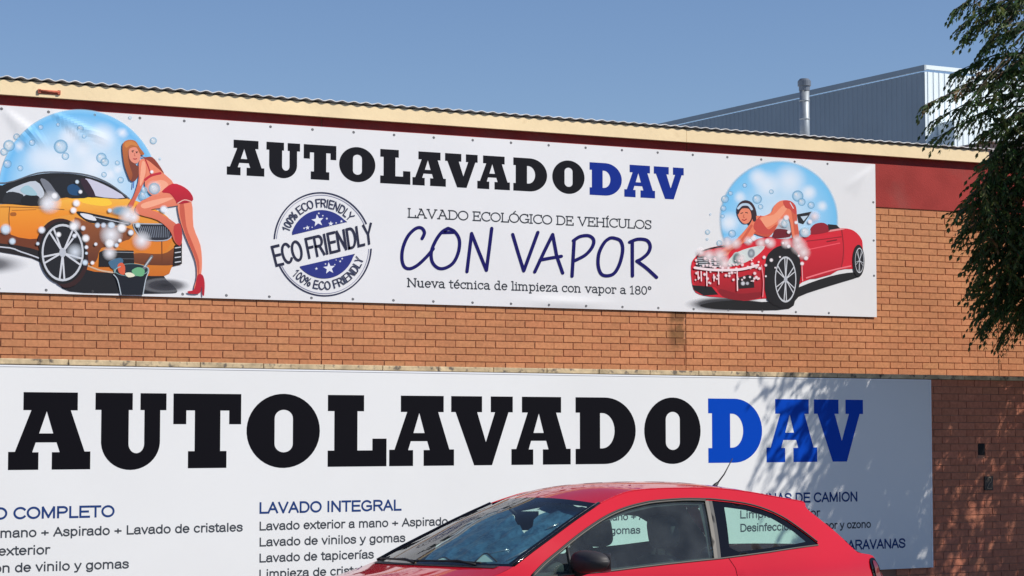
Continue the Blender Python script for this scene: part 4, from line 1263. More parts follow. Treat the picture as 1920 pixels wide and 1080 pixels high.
# ------------------------------------------------------------------ the red car
CARP, CARZ = (7.174, 12.52, 0), math.radians(33.325) - TH
ROLL = math.radians(1.6)         # the yard falls towards the wall
car = thing('red_car', 'shiny red three door hatchback parked in front of the big white sign', 'car', CARP, CARZ)
M_paint = mat('red_car_paint', (.51, .004, .016), .6, spec=.06, coat=.9, noise=(1.4, .05))
M_rubber = mat('black_rubber', (.015, .015, .016), .6)
M_frit = mat('black_glass_border', (.006, .006, .008), .04, spec=.3)
M_trim = mat('grey_window_trim', (.105, .095, .082), .5, spec=.25)
M_plast = mat('dusty_black_plastic', (.030, .028, .030), .55, spec=.45, noise=(14, .25))
M_inner = mat('dark_interior_trim', (.020, .022, .026), .85, noise=(12, .2))
M_seat = mat('charcoal_seat_cloth', (.028, .032, .038), .9, noise=(40, .2))
M_glass = glass_mat('green_tinted_glass', (.74, .94, .87), 1.5, .055)
M_screen = glass_mat('windscreen_glass', (.80, .93, .89), 1.45, .02)
M_alloy = mat('silver_alloy', (.55, .56, .58), .3, metal=.9)
M_lamp = mat('clear_lamp', (.55, .56, .58), .15, metal=.5, coat=1)
M_tail = mat('dark_red_lamp', (.16, .006, .010), .12, spec=.6, coat=1)
M_chrome = mat('bright_trim', (.62, .63, .65), .25, metal=.9)


def W_(a):
    c = lambda v: max(0.0, min(1.0, v))
    return .835 - .10 * c((1.2 - a) / 1.2) ** 2 - .10 * c((a - 3.0) / 1.03) ** 2


def S(a, z):
    t = max(z - .93, 0)
    y = W_(a) - .40 * t - .28 * t * t
    if z < .93:
        y += .018 * max(0, 1 - ((z - .62) / .31) ** 2)
        # the shoulder crease under the windows
        y += .006 * math.exp(-((z - .86 - .02 * (a - 2)) / .02) ** 2)
    if z < .35: y -= .10 * ((.35 - z) / .2) ** 2
    return y


def LP(a, b, z): return (a - 2.3, -b, z)


# the whole car leans with the ground about the near window line
_r = Matrix.Rotation(CARZ, 4, 'Z') @ Matrix.Translation((0, -.72, 1.1)) @ Matrix.Rotation(-ROLL, 4, 'X') @ Matrix.Translation((0, .72, -1.1))
_m = Matrix.Translation(CARP) @ _r
car.location = _m.translation
car.rotation_euler = _m.to_euler()

# outline of the car's flank: (a from the nose, z, bow, crown)
E_front = [(.12, .20, .12, 0), (.04, .28, .15, 0), (.0, .43, .17, 0), (.015, .57, .17, 0), (.08, .68, .16, .0)]
E_hood = [(.08, .68, .16, .0), (.25, .775, .15, .03), (.55, .865, .12, .05), (.85, .94, .14, .03), (1.024, .996, .17, .0)]
E_ws = [(1.024, .996, .17, .0), (1.189, 1.079, .155, .012), (1.37, 1.164, .135, .025), (1.561, 1.253, .11, .042), (1.781, 1.347, .075, .042)]
E_roof = [(1.781, 1.347, .075, .042), (1.898, 1.383, .055, .043), (2.038, 1.417, .035, .043), (2.209, 1.430, .02, .045), (2.464, 1.433, .0, .047), (2.739, 1.426, -.01, .047), (2.967, 1.403, -.02, .047), (3.172, 1.369, -.03, .047), (3.40, 1.333, -.05, .045), (3.432, 1.318, -.055, .04)]
E_rw = [(3.432, 1.318, -.055, .04), (3.43, 1.285, -.055, .03), (3.516, 1.209, -.065, .022), (3.621, 1.121, -.075, .018), (3.735, 1.010, -.085, .012)]
E_tail = [(3.735, 1.010, -.085, .012), (3.79, .988, -.09, .01), (3.895, .968, -.095, .006), (3.925, .90, -.10, 0), (3.965, .834, -.11, 0), (4.01, .70, -.12, 0), (4.02, .55, -.12, 0), (4.01, .42, -.12, 0), (3.93, .26, -.10, 0)]
TOPLINE = E_front + E_hood[1:] + E_ws[1:] + E_roof[1:] + E_rw[1:] + E_tail[1:]


def along(E, s):
    d = [0]
    for p, q in zip(E[:-1], E[1:]): d.append(d[-1] + math.hypot(q[0] - p[0], q[1] - p[1]))
    x = s * d[-1]
    for i in range(len(E) - 1):
        if x <= d[i + 1] + 1e-9:
            t = (x - d[i]) / (d[i + 1] - d[i])
            return tuple(E[i][k] + (E[i + 1][k] - E[i][k]) * t for k in range(4))
    return E[-1]


def dense(E, k=5):
    o = smooth_open([p[:4] for p in E], k)
    return o


def strip(E, inset=0.0):
    D = dense(E)

    def f(s, v):
        t = 2 * v - 1
        a, z, bow, cr = along(D, s)
        q = 1 - t * t
        return LP(a - bow * q, t * (S(a, z) - inset), z + cr * q - inset)
    return f


def cut_panel(outline, holes, step=.07):
    """2-D panel with holes, filled with an even triangle net"""
    def resample(lp):
        o = []
        for i in range(len(lp)):
            p, q = lp[i], lp[(i + 1) % len(lp)]
            n = max(1, int(math.hypot(q[0] - p[0], q[1] - p[1]) / step))
            o += [(p[0] + (q[0] - p[0]) * k / n, p[1] + (q[1] - p[1]) * k / n) for k in range(n)]
        return o
    loops = [resample(outline)] + [resample(h) for h in holes]
    vs, ed = [], []
    for lp in loops:
        b_ = len(vs); vs += [Vector(p[:2]) for p in lp]
        ed += [(b_ + i, b_ + (i + 1) % len(lp)) for i in range(len(lp))]
    xs = [p[0] for p in outline]; ys = [p[1] for p in outline]
    inside = lambda x, y: inpoly(x, y, loops[0]) and not any(inpoly(x, y, h) for h in loops[1:])
    nv = list(vs)
    y = min(ys) + step / 2; r_ = 0
    while y < max(ys):
        x = min(xs) + (step / 2 if r_ % 2 else 0)
        while x < max(xs):
            if inside(x, y) and min((x - p.x) ** 2 + (y - p.y) ** 2 for p in vs) > (step * .4) ** 2: nv.append(Vector((x, y)))
            x += step
        y += step * .87; r_ += 1
    out = delaunay_2d_cdt(nv, ed, [], 0, 1e-5)
    V = [(p.x, p.y) for p in out[0]]
    T = []
    for t in out[2]:
        t = tuple(t)
        if inside(sum(V[i][0] for i in t) / 3, sum(V[i][1] for i in t) / 3): T.append(t)
    return V, T


def on_side(mb, outline, holes, sg, off=0.0, step=.07, mi=0, smooth=True):
    V, T = cut_panel(outline, holes, step)
    vs = [LP(a, sg * (S(a, z) + off), z) for a, z in V]
    mb.add(vs, [t if sg > 0 else t[::-1] for t in T], None, mi, smooth)


def arch(cx, r_, n=14):
    return [(cx - r_ * math.cos(math.pi * i / n), .28 + r_ * math.sin(math.pi * i / n)) for i in range(n + 1)]


tops = [(p[0], p[1]) for p in dense(TOPLINE, 3)]
FLANK = tops + [(3.75, .20), (3.65, .20)] + arch(3.30, .345)[::-1] + [(2.9, .17), (1.25, .17)] + arch(.83, .345)[::-1] + [(.45, .19), (.25, .19)]
DLO_TOP = [(1.13, .928), (1.238, .998), (1.37, 1.068), (1.519, 1.144), (1.64, 1.20), (1.758, 1.249), (1.87, 1.287), (1.99, 1.317), (2.10, 1.336), (2.21, 1.349), (2.425, 1.358), (2.609, 1.354), (2.669, 1.351), (2.80, 1.338), (2.922, 1.320), (3.02, 1.296), (3.115, 1.262), (3.21, 1.213), (3.292, 1.154), (3.36, 1.102), (3.408, 1.063)]
BELT = [(3.405, 1.053), (3.2, 1.040), (2.964, 1.021), (2.7, 1.003), (2.566, .994), (2.35, .984), (2.141, .974), (1.9, .960), (1.689, .946), (1.4, .937), (1.2, .930)]
DOOR_R = [(2.632, .9985), (2.665, .93), (2.69, .80), (2.69, .55), (2.60, .30)]
DOOR_L = [(1.26, .28), (1.14, .45), (1.10, .70), (1.11, .90)]
HOLE = DLO_TOP + BELT[:3] + [(2.7, 1.003)] + DOOR_R + DOOR_L
M_body = [M_paint]
b = MB()
for sg in (1, -1): on_side(b, FLANK, [HOLE], sg)
b.grid(strip(E_front), 10, 16)
b.grid(strip(E_hood), 16, 20)
b.grid(strip(E_roof), 34, 24)
KW = lambda u, v: .10 < u < .93 and .08 < v < .92
b.grid(strip(E_rw), 20, 48, keep=lambda u, v: not KW(u, v))
b.grid(strip(E_tail), 30, 16)
b.add([LP(.1, -.7, .2), LP(3.95, -.7, .24), LP(3.95, .7, .24), LP(.1, .7, .2)], [(0, 1, 2, 3)])
for px_ in (.83, 3.30):
    for sg in (1, -1):
        pts = [LP(x_, sg * .55, z_) for x_, z_ in arch(px_, .35)] + [LP(x_, sg * .80, z_) for x_, z_ in arch(px_, .35)]
        b.add(pts, [(i, i + 1, 16 + i, 15 + i) for i in range(14)])
body = b.build('body', M_body, car, False)
# edge sheen strip along the cant rail: the ditch between roof and flank
for sg in (1, -1):
    b = MB()
    b.tube([LP(a_, sg * (S(a_, z_) - .002), z_ + .001) for a_, z_, _, _ in dense(E_roof, 4)[:34]], .005, 6)
    b.build('roof_gutter', M_paint, car, False)
# doors
DOOR = [(2.632, .9975)] + [(x_ - .005, z_) for x_, z_ in DOOR_R[1:-1]] + [(2.597, .305)] + [(1.264, .285)] + [(x_ + .005, z_) for x_, z_ in DOOR_L[1:]] + [(1.135, .924), (1.2, .926), (1.4, .933), (1.689, .942), (1.9, .956), (2.141, .970), (2.35, .980), (2.566, .990), (2.628, .994)]
for sg in (1, -1):
    b = MB()
    on_side(b, DOOR[1:], [], sg)
    d_ = b.build('door', M_paint, car, False)
    b = MB()
    hz = .84
    b.tube([LP(2.34, sg * (S(2.34, hz) + .012), hz - .004), LP(2.38, sg * (S(2.4, hz) + .035), hz), LP(2.53, sg * (S(2.5, hz) + .037), hz + .006), LP(2.57, sg * (S(2.57, hz) + .012), hz + .006)], [.012, .016, .016, .012], 8)
    b.build('door_handle', M_paint, d_, False)
    # dark inner panel closing the gap lines
    b = MB()
    on_side(b, [(1.05, .25), (2.75, .25), (2.75, .975), (2.566, .960), (2.141, .940), (1.689, .912), (1.08, .895)], [], sg, -.022, .12)
    on_side(b, [(2.7, .30), (3.9, .55), (3.85, .93), (3.40, 1.02), (2.964, .985), (2.7, .966)], [], sg, -.03, .12)
    inn = [(1.03, .985)] + [(p[0], p[1] - .004) for p in dense(E_ws, 3)] + [(p[0], p[1] - .004) for p in dense(E_roof, 3)[:-4]] + [(3.41, 1.28), (3.50, 1.20), (3.61, 1.11), (3.72, 1.0), (3.70, .93), (2.9, .93), (1.2, .88)]
    ho = [(1.20, .952), (1.37, 1.046), (1.53, 1.132), (1.76, 1.232), (1.99, 1.288), (2.21, 1.32), (2.42, 1.33), (2.56, 1.326), (2.50, 1.00), (2.14, .985), (1.69, .958)]
    hq = [(2.73, 1.312), (2.92, 1.287), (3.10, 1.235), (3.25, 1.145), (3.33, 1.075), (2.96, 1.035), (2.66, 1.018)]
    if sg < 0: hq = [(2.66, 1.018), (2.68, 1.18), (2.77, 1.232), (2.9, 1.252), (3.02, 1.238), (3.12, 1.195), (3.21, 1.13), (3.30, 1.06), (2.96, 1.035)]
    on_side(b, inn, [ho, hq], sg, -.028, .07)
    b.build('interior_trim', M_inner, car, False)
    # glass
    b = MB()
    gd = [p for p in DLO_TOP[:11]] + [(2.425, 1.357), (2.600, 1.353), (2.520, .992), (2.35, .983), (2.141, .973), (1.9, .959), (1.689, .945), (1.4, .936), (1.2, .929)]
    on_side(b, gd, [], sg, -.010, .08)
    b.build('door_window', M_glass, car, False)
    qo = [(2.660, 1.350), (2.80, 1.337), (2.922, 1.319), (3.02, 1.295), (3.115, 1.261), (3.21, 1.212), (3.292, 1.153), (3.36, 1.101), (3.405, 1.060), (3.2, 1.040), (2.964, 1.021), (2.7, 1.003), (2.572, .996)]
    qi = [(2.742, 1.308), (2.80, 1.304), (2.922, 1.284), (3.02, 1.258), (3.10, 1.226), (3.19, 1.175), (3.26, 1.122), (3.31, 1.075), (3.2, 1.063), (2.964, 1.044), (2.73, 1.030), (2.668, 1.060)]
    b = MB()
    on_side(b, qo, [qi], sg, -.006, .06)
    qb = b.build('window_border', M_frit, car, False)
    b = MB()
    on_side(b, qi, [], sg, -.0065, .07)
    b.build('quarter_window', M_glass, car, False)
    # trims: slim grey seal round the glass and the post behind the door glass
    b = MB()
    b.tube([LP(a_, sg * (S(a_, z_) + .001), z_) for a_, z_ in smooth_open(DLO_TOP[:12], 3)], .006, 6)
    b.tube([LP(a_, sg * (S(a_, z_) + .002), z_) for a_, z_ in BELT], .0055, 6)
    on_side(b, [(2.604, 1.352), (2.632, 1.352), (2.544, .996), (2.516, .994)], [], sg, .001, .05)
    b.build('window_trim', M_trim, car, False)
    b = MB()
    on_side(b, [(2.633, 1.352), (2.664, 1.351), (2.574, .9965), (2.545, .996)], [], sg, -.004, .05)
    b.tube([LP(a_, sg * (S(a_, z_) - .004), z_ + .010) for a_, z_ in smooth_open(DLO_TOP, 3)], .006, 6)
    b.tube([LP(1.42, sg * (S(1.42, .94) - .006), .94), LP(1.432, sg * (S(1.43, 1.02) - .006), 1.02), LP(1.44, sg * (S(1.44, 1.10) - .006), 1.10)], .011, 6)
    b.build('window_seal', M_rubber, car, False)
    # mirror
    b = MB()
    c0 = Vector((1.475, .955, 1.005))

    def egg(u, v, sg=sg):
        t = 2 * math.pi * u; p = math.pi * (v - .5)
        x_ = math.copysign(abs(math.cos(p)) ** .7, math.cos(p)) * math.copysign(abs(math.cos(t)) ** .8, math.cos(t))
        y_ = math.copysign(abs(math.cos(p)) ** .7, math.cos(p)) * math.copysign(abs(math.sin(t)) ** .8, math.sin(t))
        z_ = math.copysign(abs(math.sin(p)) ** .85, math.sin(p))
        k_ = .085 if x_ < 0 else .045
        return LP(c0.x + k_ * x_ + .03 * y_, sg * (c0.y + .125 * y_), c0.z + .072 * z_ * (1 - .18 * y_) + (.0 if z_ > 0 else .014))
    b.grid(egg, 28, 16)
    mo = b.build('door_mirror', M_plast, car, False)
    b = MB()
    b.tube([LP(1.46, sg * .80, .935), LP(1.465, sg * .86, .955), LP(1.475, sg * .92, .97)], [.035, .03, .03], 10)
    b.build('mirror_arm', M_rubber, mo, False)
    b = MB()
    b.grid(lambda u, v, sg=sg: LP(1.5215 + .03 * (2 * v - 1) * .8, sg * (c0.y + .10 * (2 * v - 1)), c0.z + .055 * (2 * u - 1)), 2, 2)
    b.build('mirror_glass', M_chrome, mo, False)
    # lamps
    b = MB()
    on_side(b, smooth_closed([(3.845, .935), (3.895, .955), (3.925, .90), (3.955, .835), (3.985, .76), (3.93, .72), (3.88, .80)], 3), [], sg, .006, .03)
    tb = b.build('tail_lamp', M_frit, car, False)
    b = MB()
    on_side(b, smooth_closed([(3.868, .925), (3.895, .935), (3.918, .885), (3.945, .82), (3.955, .77), (3.93, .745), (3.90, .81)], 3), [], sg, .011, .03)
    b.build('lamp_lens', M_tail, tb, False)
    b = MB()
    on_side(b, smooth_closed([(.10, .64), (.22, .745), (.45, .80), (.52, .79), (.40, .70), (.20, .62)], 3), [], sg, .006, .05)
    b.build('headlight', M_lamp, car, False)

# windscreen, its black border, rear window
KS = lambda u, v: .04 < u < .93 and .035 < v < .965
b = MB(); b.grid(strip(E_ws), 28, 56, keep=KS, flip=True); b.build('windscreen', M_screen, car, False)
b = MB(); b.grid(strip(E_ws), 28, 56, keep=lambda u, v: not KS(u, v), flip=True); 
for sg in (1, -1): b.tube([LP(a_, sg * (S(a_, z_) - .006), z_ + .004) for a_, z_, _, _ in dense(E_ws, 3)], .011, 6)
b.build('windscreen_border', M_frit, car, False)
b = MB(); b.grid(strip(E_rw), 20, 48, keep=KW, flip=True); b.build('rear_window', M_glass, car, False)
b = MB()
b.grid(strip(E_roof, .028), 30, 16)
b.build('headlining', M_inner, car, False)
# black scuttle with wipers
b = MB()
fw_ = strip(E_hood)
b.grid(lambda u, v: tuple(Vector(fw_(.955 + .045 * u, .06 + .88 * v)) + Vector((0, 0, .004))), 3, 30)
b.build('scuttle', M_plast, car, False)
ws = strip(E_ws)
for v0, v1, ln in ((.86, .42, 1), (.50, .10, 1)):
    b = MB()
    pts = []
    for i in range(9):
        t = i / 8
        p = Vector(ws(.012 + .012 * math.sin(math.pi * t), v0 + (v1 - v0) * t)) + Vector((-.012, 0, .014))
        pts.append(p)
    b.tube(pts, .007, 6)
    p0 = Vector(fw_(.985, v0 - .02)) + Vector((0, 0, .012))
    b.tube([p0, (p0 + pts[4]) / 2 + Vector((0, 0, .012)), pts[4]], .008, 6)
    b.build('wiper', M_rubber, car, False)
# aerial
b = MB()
ab = Vector(strip(E_roof)(.83, .5)) + Vector((0, 0, .0))
b.tube([ab + Vector((-.04, 0, -.01)), ab + Vector((0, 0, .03)), ab + Vector((.02, 0, .045))], [.022, .014, .008], 8)
b.tube([ab + Vector((.015, 0, .04)), ab + Vector((.075, 0, .10)), ab + Vector((.15, 0, .205))], [.0055, .0045, .003], 6)
b.build('aerial', M_rubber, car, False)
# grille and plate recess at the front
b = MB()
fr = strip(E_front)
b.grid(lambda u, v: tuple(Vector(fr(.62 + .28 * u, .30 + .40 * v)) + Vector((-.006, 0, 0))), 4, 12)
b.grid(lambda u, v: tuple(Vector(fr(.12 + .30 * u, .18 + .64 * v)) + Vector((-.006, 0, 0))), 4, 12)
b.build('grille', M_rubber, car, False)
# wheels
def wheel_at(a_, sg):
    root = None
    b = MB()
    cy_, cz_ = sg * .735, .305
    prof_ = [(.215, -.09), (.28, -.098), (.303, -.07), (.305, 0), (.303, .07), (.28, .098), (.215, .09)]
    n = 40
    vs = []
    for k in range(n):
        t = 2 * math.pi * k / n
        for r_, d_ in prof_: vs.append(LP(a_ + r_ * math.cos(t), cy_ + sg * d_, cz_ + r_ * math.sin(t)))
    m_ = len(prof_)
    b.add(vs, [(k * m_ + i, k * m_ + i + 1, ((k + 1) % n) * m_ + i + 1, ((k + 1) % n) * m_ + i) for k in range(n) for i in range(m_ - 1)], None, 0, True)
    t_ = b.build('wheel', M_rubber, car, False)
    b = MB()
    for k in range(7):
        t = 2 * math.pi * k / 7
        d = Vector((math.cos(t), math.sin(t))); n_ = Vector((-d.y, d.x))
        q = [d * .04 + n_ * .026, d * .205 + n_ * .018, d * .205 - n_ * .018, d * .04 - n_ * .026]
        vs = [LP(a_ + p.x, cy_ + sg * dd, cz_ + p.y) for dd in (.085, .05) for p in q]
        b.add(vs, [(0, 1, 2, 3), (4, 5, 6, 7), (0, 1, 5, 4), (1, 2, 6, 5), (2, 3, 7, 6), (3, 0, 4, 7)])
    b.tube([LP(a_, cy_ + sg * .04, cz_), LP(a_, cy_ + sg * .09, cz_)], .055, 16)
    ring = []
    for k in range(n):
        t = 2 * math.pi * k / n
        for r_, d_ in ((.195, .03), (.200, .09), (.218, .092)): ring.append(LP(a_ + r_ * math.cos(t), cy_ + sg * d_, cz_ + r_ * math.sin(t)))
    b.add(ring, [(k * 3 + i, k * 3 + i + 1, ((k + 1) % n) * 3 + i + 1, ((k + 1) % n) * 3 + i) for k in range(n) for i in range(2)])
    b.build('rim', M_alloy, t_, False)
for a_ in (.83, 3.30):
    for sg in (1, -1): wheel_at(a_, sg)


def cushion(b, cx, cy, cz, hx, hy, hz, tilt=0., pw=.45):
    """rounded block, tilted back"""
    sp = lambda v, e: math.copysign(abs(v) ** e, v)
    ct, st_ = math.cos(tilt), math.sin(tilt)

    def f(u, v):
        t = 2 * math.pi * u; p = math.pi * (v - .5)
        x = hx * sp(math.cos(p), pw) * sp(math.cos(t), pw); y = hy * sp(math.cos(p), pw) * sp(math.sin(t), pw); z = hz * sp(math.sin(p), pw)
        return LP(cx + x * ct + z * st_, cy + y, cz - x * st_ + z * ct)
    b.grid(f, 24, 14)


for sg in (1, -1):
    b = MB()
    cushion(b, 2.10, sg * .36, .42, .26, .25, .09)
    cushion(b, 2.36, sg * .36, .69, .07, .24, .33, R(14))
    s_ = b.build('seat', M_seat, car, False)
    b = MB()
    cushion(b, 2.462, sg * .36, 1.155, .05, .132, .105, R(-8), .55)
    for k in (-.05, .05): b.tube([LP(2.44, sg * .36 + k, .98), LP(2.455, sg * .36 + k, 1.12)], .008, 6)
    b.build('headrest', M_seat, s_, False)
b = MB()
cushion(b, 3.05, 0, .50, .26, .62, .10)
cushion(b, 3.36, 0, .69, .08, .60, .25, R(18))
rs = b.build('rear_seat', M_seat, car, False)
for sg in (1, -1):
    b = MB(); cushion(b, 3.44, sg * .36, .95, .05, .13, .07, R(12), .6); b.build('headrest', M_seat, rs, False)
b = MB()
b.grid(lambda u, v: LP(1.02 + .50 * u, (2 * v - 1) * .70, .945 - .05 * (1 - (2 * u - 1) ** 2) * 0 - .03 * u + .03 * (1 - (2 * v - 1) ** 2)), 6, 16)
b.grid(lambda u, v: LP(1.52 + .06 * u, (2 * v - 1) * .70, .915 - .4 * u), 4, 8)
cushion(b, 1.50, .36, .955, .10, .19, .05, 0, .6)
b.build('dashboard', M_inner, car, False)
b = MB()
for vv, bb in ((.0, 0),):
    pts = []
    for k in range(29):
        t = 2 * math.pi * k / 28
        pts.append(LP(1.72 + .18 * math.sin(t) * math.sin(R(25)), .36 + .18 * math.cos(t), .90 + .18 * math.sin(t) * math.cos(R(25))))
    b.tube(pts, .016, 8, cap=False)
    b.tube([LP(1.50, .36, .88), LP(1.70, .36, .90)], .03, 8)
    b.tube([LP(1.72, .19, .90), LP(1.71, .36, .90), LP(1.72, .53, .90)], .018, 6)
b.build('steering_wheel', M_inner, car, False)
b = MB()
b.box(LP(.9, -.70, .26), LP(3.8, .70, .30))
b.build('floor', M_inner, car, False)
mp = Vector(ws(.80, .5))
b = MB()
Mx = Matrix.Translation(Vector(LP(1.685, -.055, 1.232))) @ Matrix.Rotation(R(14), 4, 'Z')
b.box((-.014, -.10, -.05), (.014, .08, .07), M=Mx)
b.tube([mp, mp + Vector((.045, 0, -.04))], .012, 6)
b.build('interior_mirror', M_rubber, car, False)

# ------------------------------------------------------------------ sun shade behind the windscreen
shd = thing('sun_shade', 'crumpled dark blue sun shade standing inside behind the windscreen of the red car', 'sun shade', CARP)
shd.location = car.location; shd.rotation_euler = car.rotation_euler
ED = dense(E_ws)
def on_ws(s_, t, ins):
    a_, z_, bow, cr = along(ED, max(0, min(1, s_)))
    q = 1 - t * t
    e = .006 * math.sin(t * 23 + s_ * 7) + .005 * math.sin(s_ * 31 - t * 9) + .004 * math.sin(t * 41 + 2)
    return LP(a_ - bow * q + ins * .6, t * (S(a_, z_) - ins), z_ + cr * q - ins + e)
SHP = [(.035, -.11), (.10, -.16), (.19, -.225), (.29, -.32), (.40, -.41), (.52, -.52), (.646, -.60), (.80, -.66), (.97, -.68), (1.03, -.4), (1.03, -.15), (1.03, .0),
       'N', (1.03, .60), (1.03, .985), (.8, .985), (.5, .985), (.25, .985), (.06, .96), (.05, .7), (.05, .33), (.04, .1)]
NOTCH = [(1.03, .05), (.92, -.10), (.85, -.12), (.74, .15), (.637, .393), (.553, .579), (.62, .60), (.728, .47), (.86, .44), (.875, .36), (.88, .26), (1.03, .20)]
i_ = SHP.index('N')
SHP = SHP[:i_ - 1] + NOTCH + SHP[i_ + 1:]
V, T = cut_panel([(s_, t) for s_, t in SHP], [], .05)
b = MB()
b.add([on_ws(s_, t, .035) for s_, t in V], T, None, 0, True)
M_shade = mat('blue_foil', (.062, .165, .265), .36, spec=.5, metal=.25, noise=(7, .35), bump=(7, .9, .05))
b.build('foil', M_shade, shd, False)
b = MB()
for pl in ([(.075, .085), (.150, .085), (.150, .125), (.082, .30)], [(.10, .545), (.190, .545), (.190, .585), (.108, .76)]):
    vs = [on_ws(s_, t, .022) for s_, t in pl]
    b.add(vs, [(0, 1, 2, 3)])
    for p, q in zip(vs[:-1], vs[1:]): b.tube([p, q], .006, 5, mi=1)
b.build('corner_tab', [mat('pale_green_plastic', (.55, .72, .66), .4), M_rubber], shd, False)
b = MB()  # bright strips added as highlight streaks on the foil's folds
b.tube([on_ws(s_, t, .03) for s_, t in ((.20, .58), (.30, .64), (.33, .66))], .004, 5)
b.tube([on_ws(s_, t, .028) for s_, t in ((.14, .82), (.24, .86), (.36, .88), (.46, .92))], .006, 5)
b.tube([on_ws(s_, t, .028) for s_, t in ((.62, .78), (.70, .82))], .006, 5)
b.build('highlight_streak', M_chrome, shd, False)

# ------------------------------------------------------------------ the tree on the right
tr = thing('street_tree', 'leafy dark green tree with drooping feathery leaves in front of the yard wall', 'tree', (16.9, 17.2, 0))
rt = random.Random(11)
M_bark = mat('bark', (.10, .075, .055), .95, noise=(14, .35), bump=(25, .8, .03))
M_leaf = bpy.data.materials.new('leaf'); M_leaf.use_nodes = True
n, l = M_leaf.node_tree.nodes, M_leaf.node_tree.links
pb = n['Principled BSDF']
va = n.new('ShaderNodeVertexColor'); va.layer_name = 'col'
l.new(va.outputs[0], pb.inputs['Base Color'])
pb.inputs['Roughness'].default_value = .5; pb.inputs['Specular IOR Level'].default_value = .35
tl_ = n.new('ShaderNodeBsdfTranslucent'); l.new(va.outputs[0], tl_.inputs[0])
ms = n.new('ShaderNodeMixShader'); ms.inputs[0].default_value = .38
l.new(pb.outputs[0], ms.inputs[1]); l.new(tl_.outputs[0], ms.inputs[2]); l.new(ms.outputs[0], n['Material Output'].inputs[0])
LF, TW = MB(), MB()


def frond(p, d, ln, droop, size=1.0):
    """a feathery leaf: curved stalk with paired pointed leaflets"""
    d = d.normalized()
    side = d.cross(Vector((0, 0, 1)))
    if side.length < .1: side = Vector((1, 0, 0))
    side.normalize()
    side = (side + Vector((0, 0, rt.uniform(-.5, .5)))).normalized()
    k = max(5, int(ln / (.036 * size)))
    g_ = rt.random()
    base = (.046, .086, .029) if g_ < .5 else ((.074, .120, .037) if g_ < .78 else (.13, .165, .048))
    if rt.random() < .02: base = (.16, .10, .04)
    prev = p
    for i in range(1, k + 1):
        t = i / k
        q = p + d * ln * t + Vector((0, 0, -1)) * droop * ln * t * t
        ax = (q - prev).normalized(); prev = q
        for sg in (1, -1):
            ll = size * rt.uniform(.085, .125) * (1 - .5 * t)
            dr = (ax * .95 + side * sg * .7 + Vector((0, 0, -rt.uniform(.1, .5)))).normalized()
            wv = dr.cross(side if abs(dr.dot(side)) < .8 else ax).normalized()
            wv = (wv * rt.uniform(-1, 1) + ax.cross(dr) * .5 + ax * .5).normalized() * ll * .20
            c = [x * rt.uniform(.75, 1.3) for x in base]
            LF.add([q, q + dr * ll * .45 + wv, q + dr * ll, q + dr * ll * .45 - wv], [(0, 1, 2, 3)], (*c, 1))
    q = p + d * ln + Vector((0, 0, -1)) * droop * ln
    dr = (q - prev + d * .02 + Vector((0, 0, -.03))).normalized(); ll = size * .07
    wv = dr.cross(side).normalized() * ll * .23
    LF.add([q, q + dr * ll * .45 + wv, q + dr * ll, q + dr * ll * .45 - wv], [(0, 1, 2, 3)], (*base, 1))


def bough(start, tip, nf, ln=.34, size=1.0, sag=.12):
    s0, e0 = Vector(start), Vector(tip)
    L_ = (e0 - s0).length
    pts = []
    for i in range(9):
        t = i / 8
        pts.append(s0.lerp(e0, t) + Vector((rt.gauss(0, .012), rt.gauss(0, .012), sag * L_ * math.sin(math.pi * t) * .9)))
    TW.tube(pts, [.016 - .0125 * i / 8 for i in range(9)], 5, cap=False)
    for i in range(nf):
        t = .18 + .82 * (i + .5) / nf
        j = min(7, int(t * 8)); f_ = t * 8 - j
        p = pts[j].lerp(pts[j + 1], f_)
        ax = (pts[j + 1] - pts[j]).normalized()
        sd = Vector((-ax.y, ax.x, 0)); sd = sd.normalized() if sd.length > .05 else Vector((1, 0, 0))
        d = ax * .9 + sd * (1 if i % 2 else -1) * rt.uniform(.35, .9) + Vector((-.25, 0, rt.uniform(-.55, .05)))
        frond(p, d, ln * rt.uniform(.7, 1.1) * (1 - .35 * t * t), rt.uniform(.25, .6), size)
    frond(pts[-1] - (pts[-1] - pts[-2]) * .9, (pts[-1] - pts[-2]), .22, .25, size)


def at(px, py, Y): return P(px, py, Y)


# the left fringe: boughs that end where the leaves show against sky, metal and brick
tips = [(1776, 22, 130, -95), (1792, 48, 150, -80), (1800, 66, 170, -60), (1834, 92, 150, -90), (1778, 140, 170, -40), (1782, 168, 160, -30), (1718, 202, 210, -30), (1732, 232, 200, -60), (1742, 264, 190, -90), (1824, 258, 150, -70),
        (1806, 372, 140, -120), (1784, 405, 160, -130), (1790, 440, 150, -140), (1820, 472, 140, -130), (1812, 508, 150, -120), (1816, 556, 140, -150), (1820, 588, 140, -160), (1824, 616, 130, -170), (1830, 642, 120, -180), (1866, 658, 90, -200), (1905, 640, 60, -190), (1880, 20, 100, -80), (1870, 140, 90, -70), (1885, 250, 90, -80), (1850, 300, 120, -90)]
def depth(y):
    """the crown leans: its lower skirts hang closer to the wall"""
    return YW + .35 - max(.34, min(1.3, .80 - (y - 400) / 190 * .42))


for i, (x, y, dx, dy) in enumerate(tips):
    Y0 = depth(y) + rt.uniform(-.15, .15)
    tip = at(x + 14, y - (4 if y < 500 else 26), Y0)
    st0 = at(x + dx * 1.25, y + dy * .62, Y0 - rt.uniform(-.1, .15))
    bough(st0, tip, 26 if y < 290 else 28, .30 if y < 290 else .34)
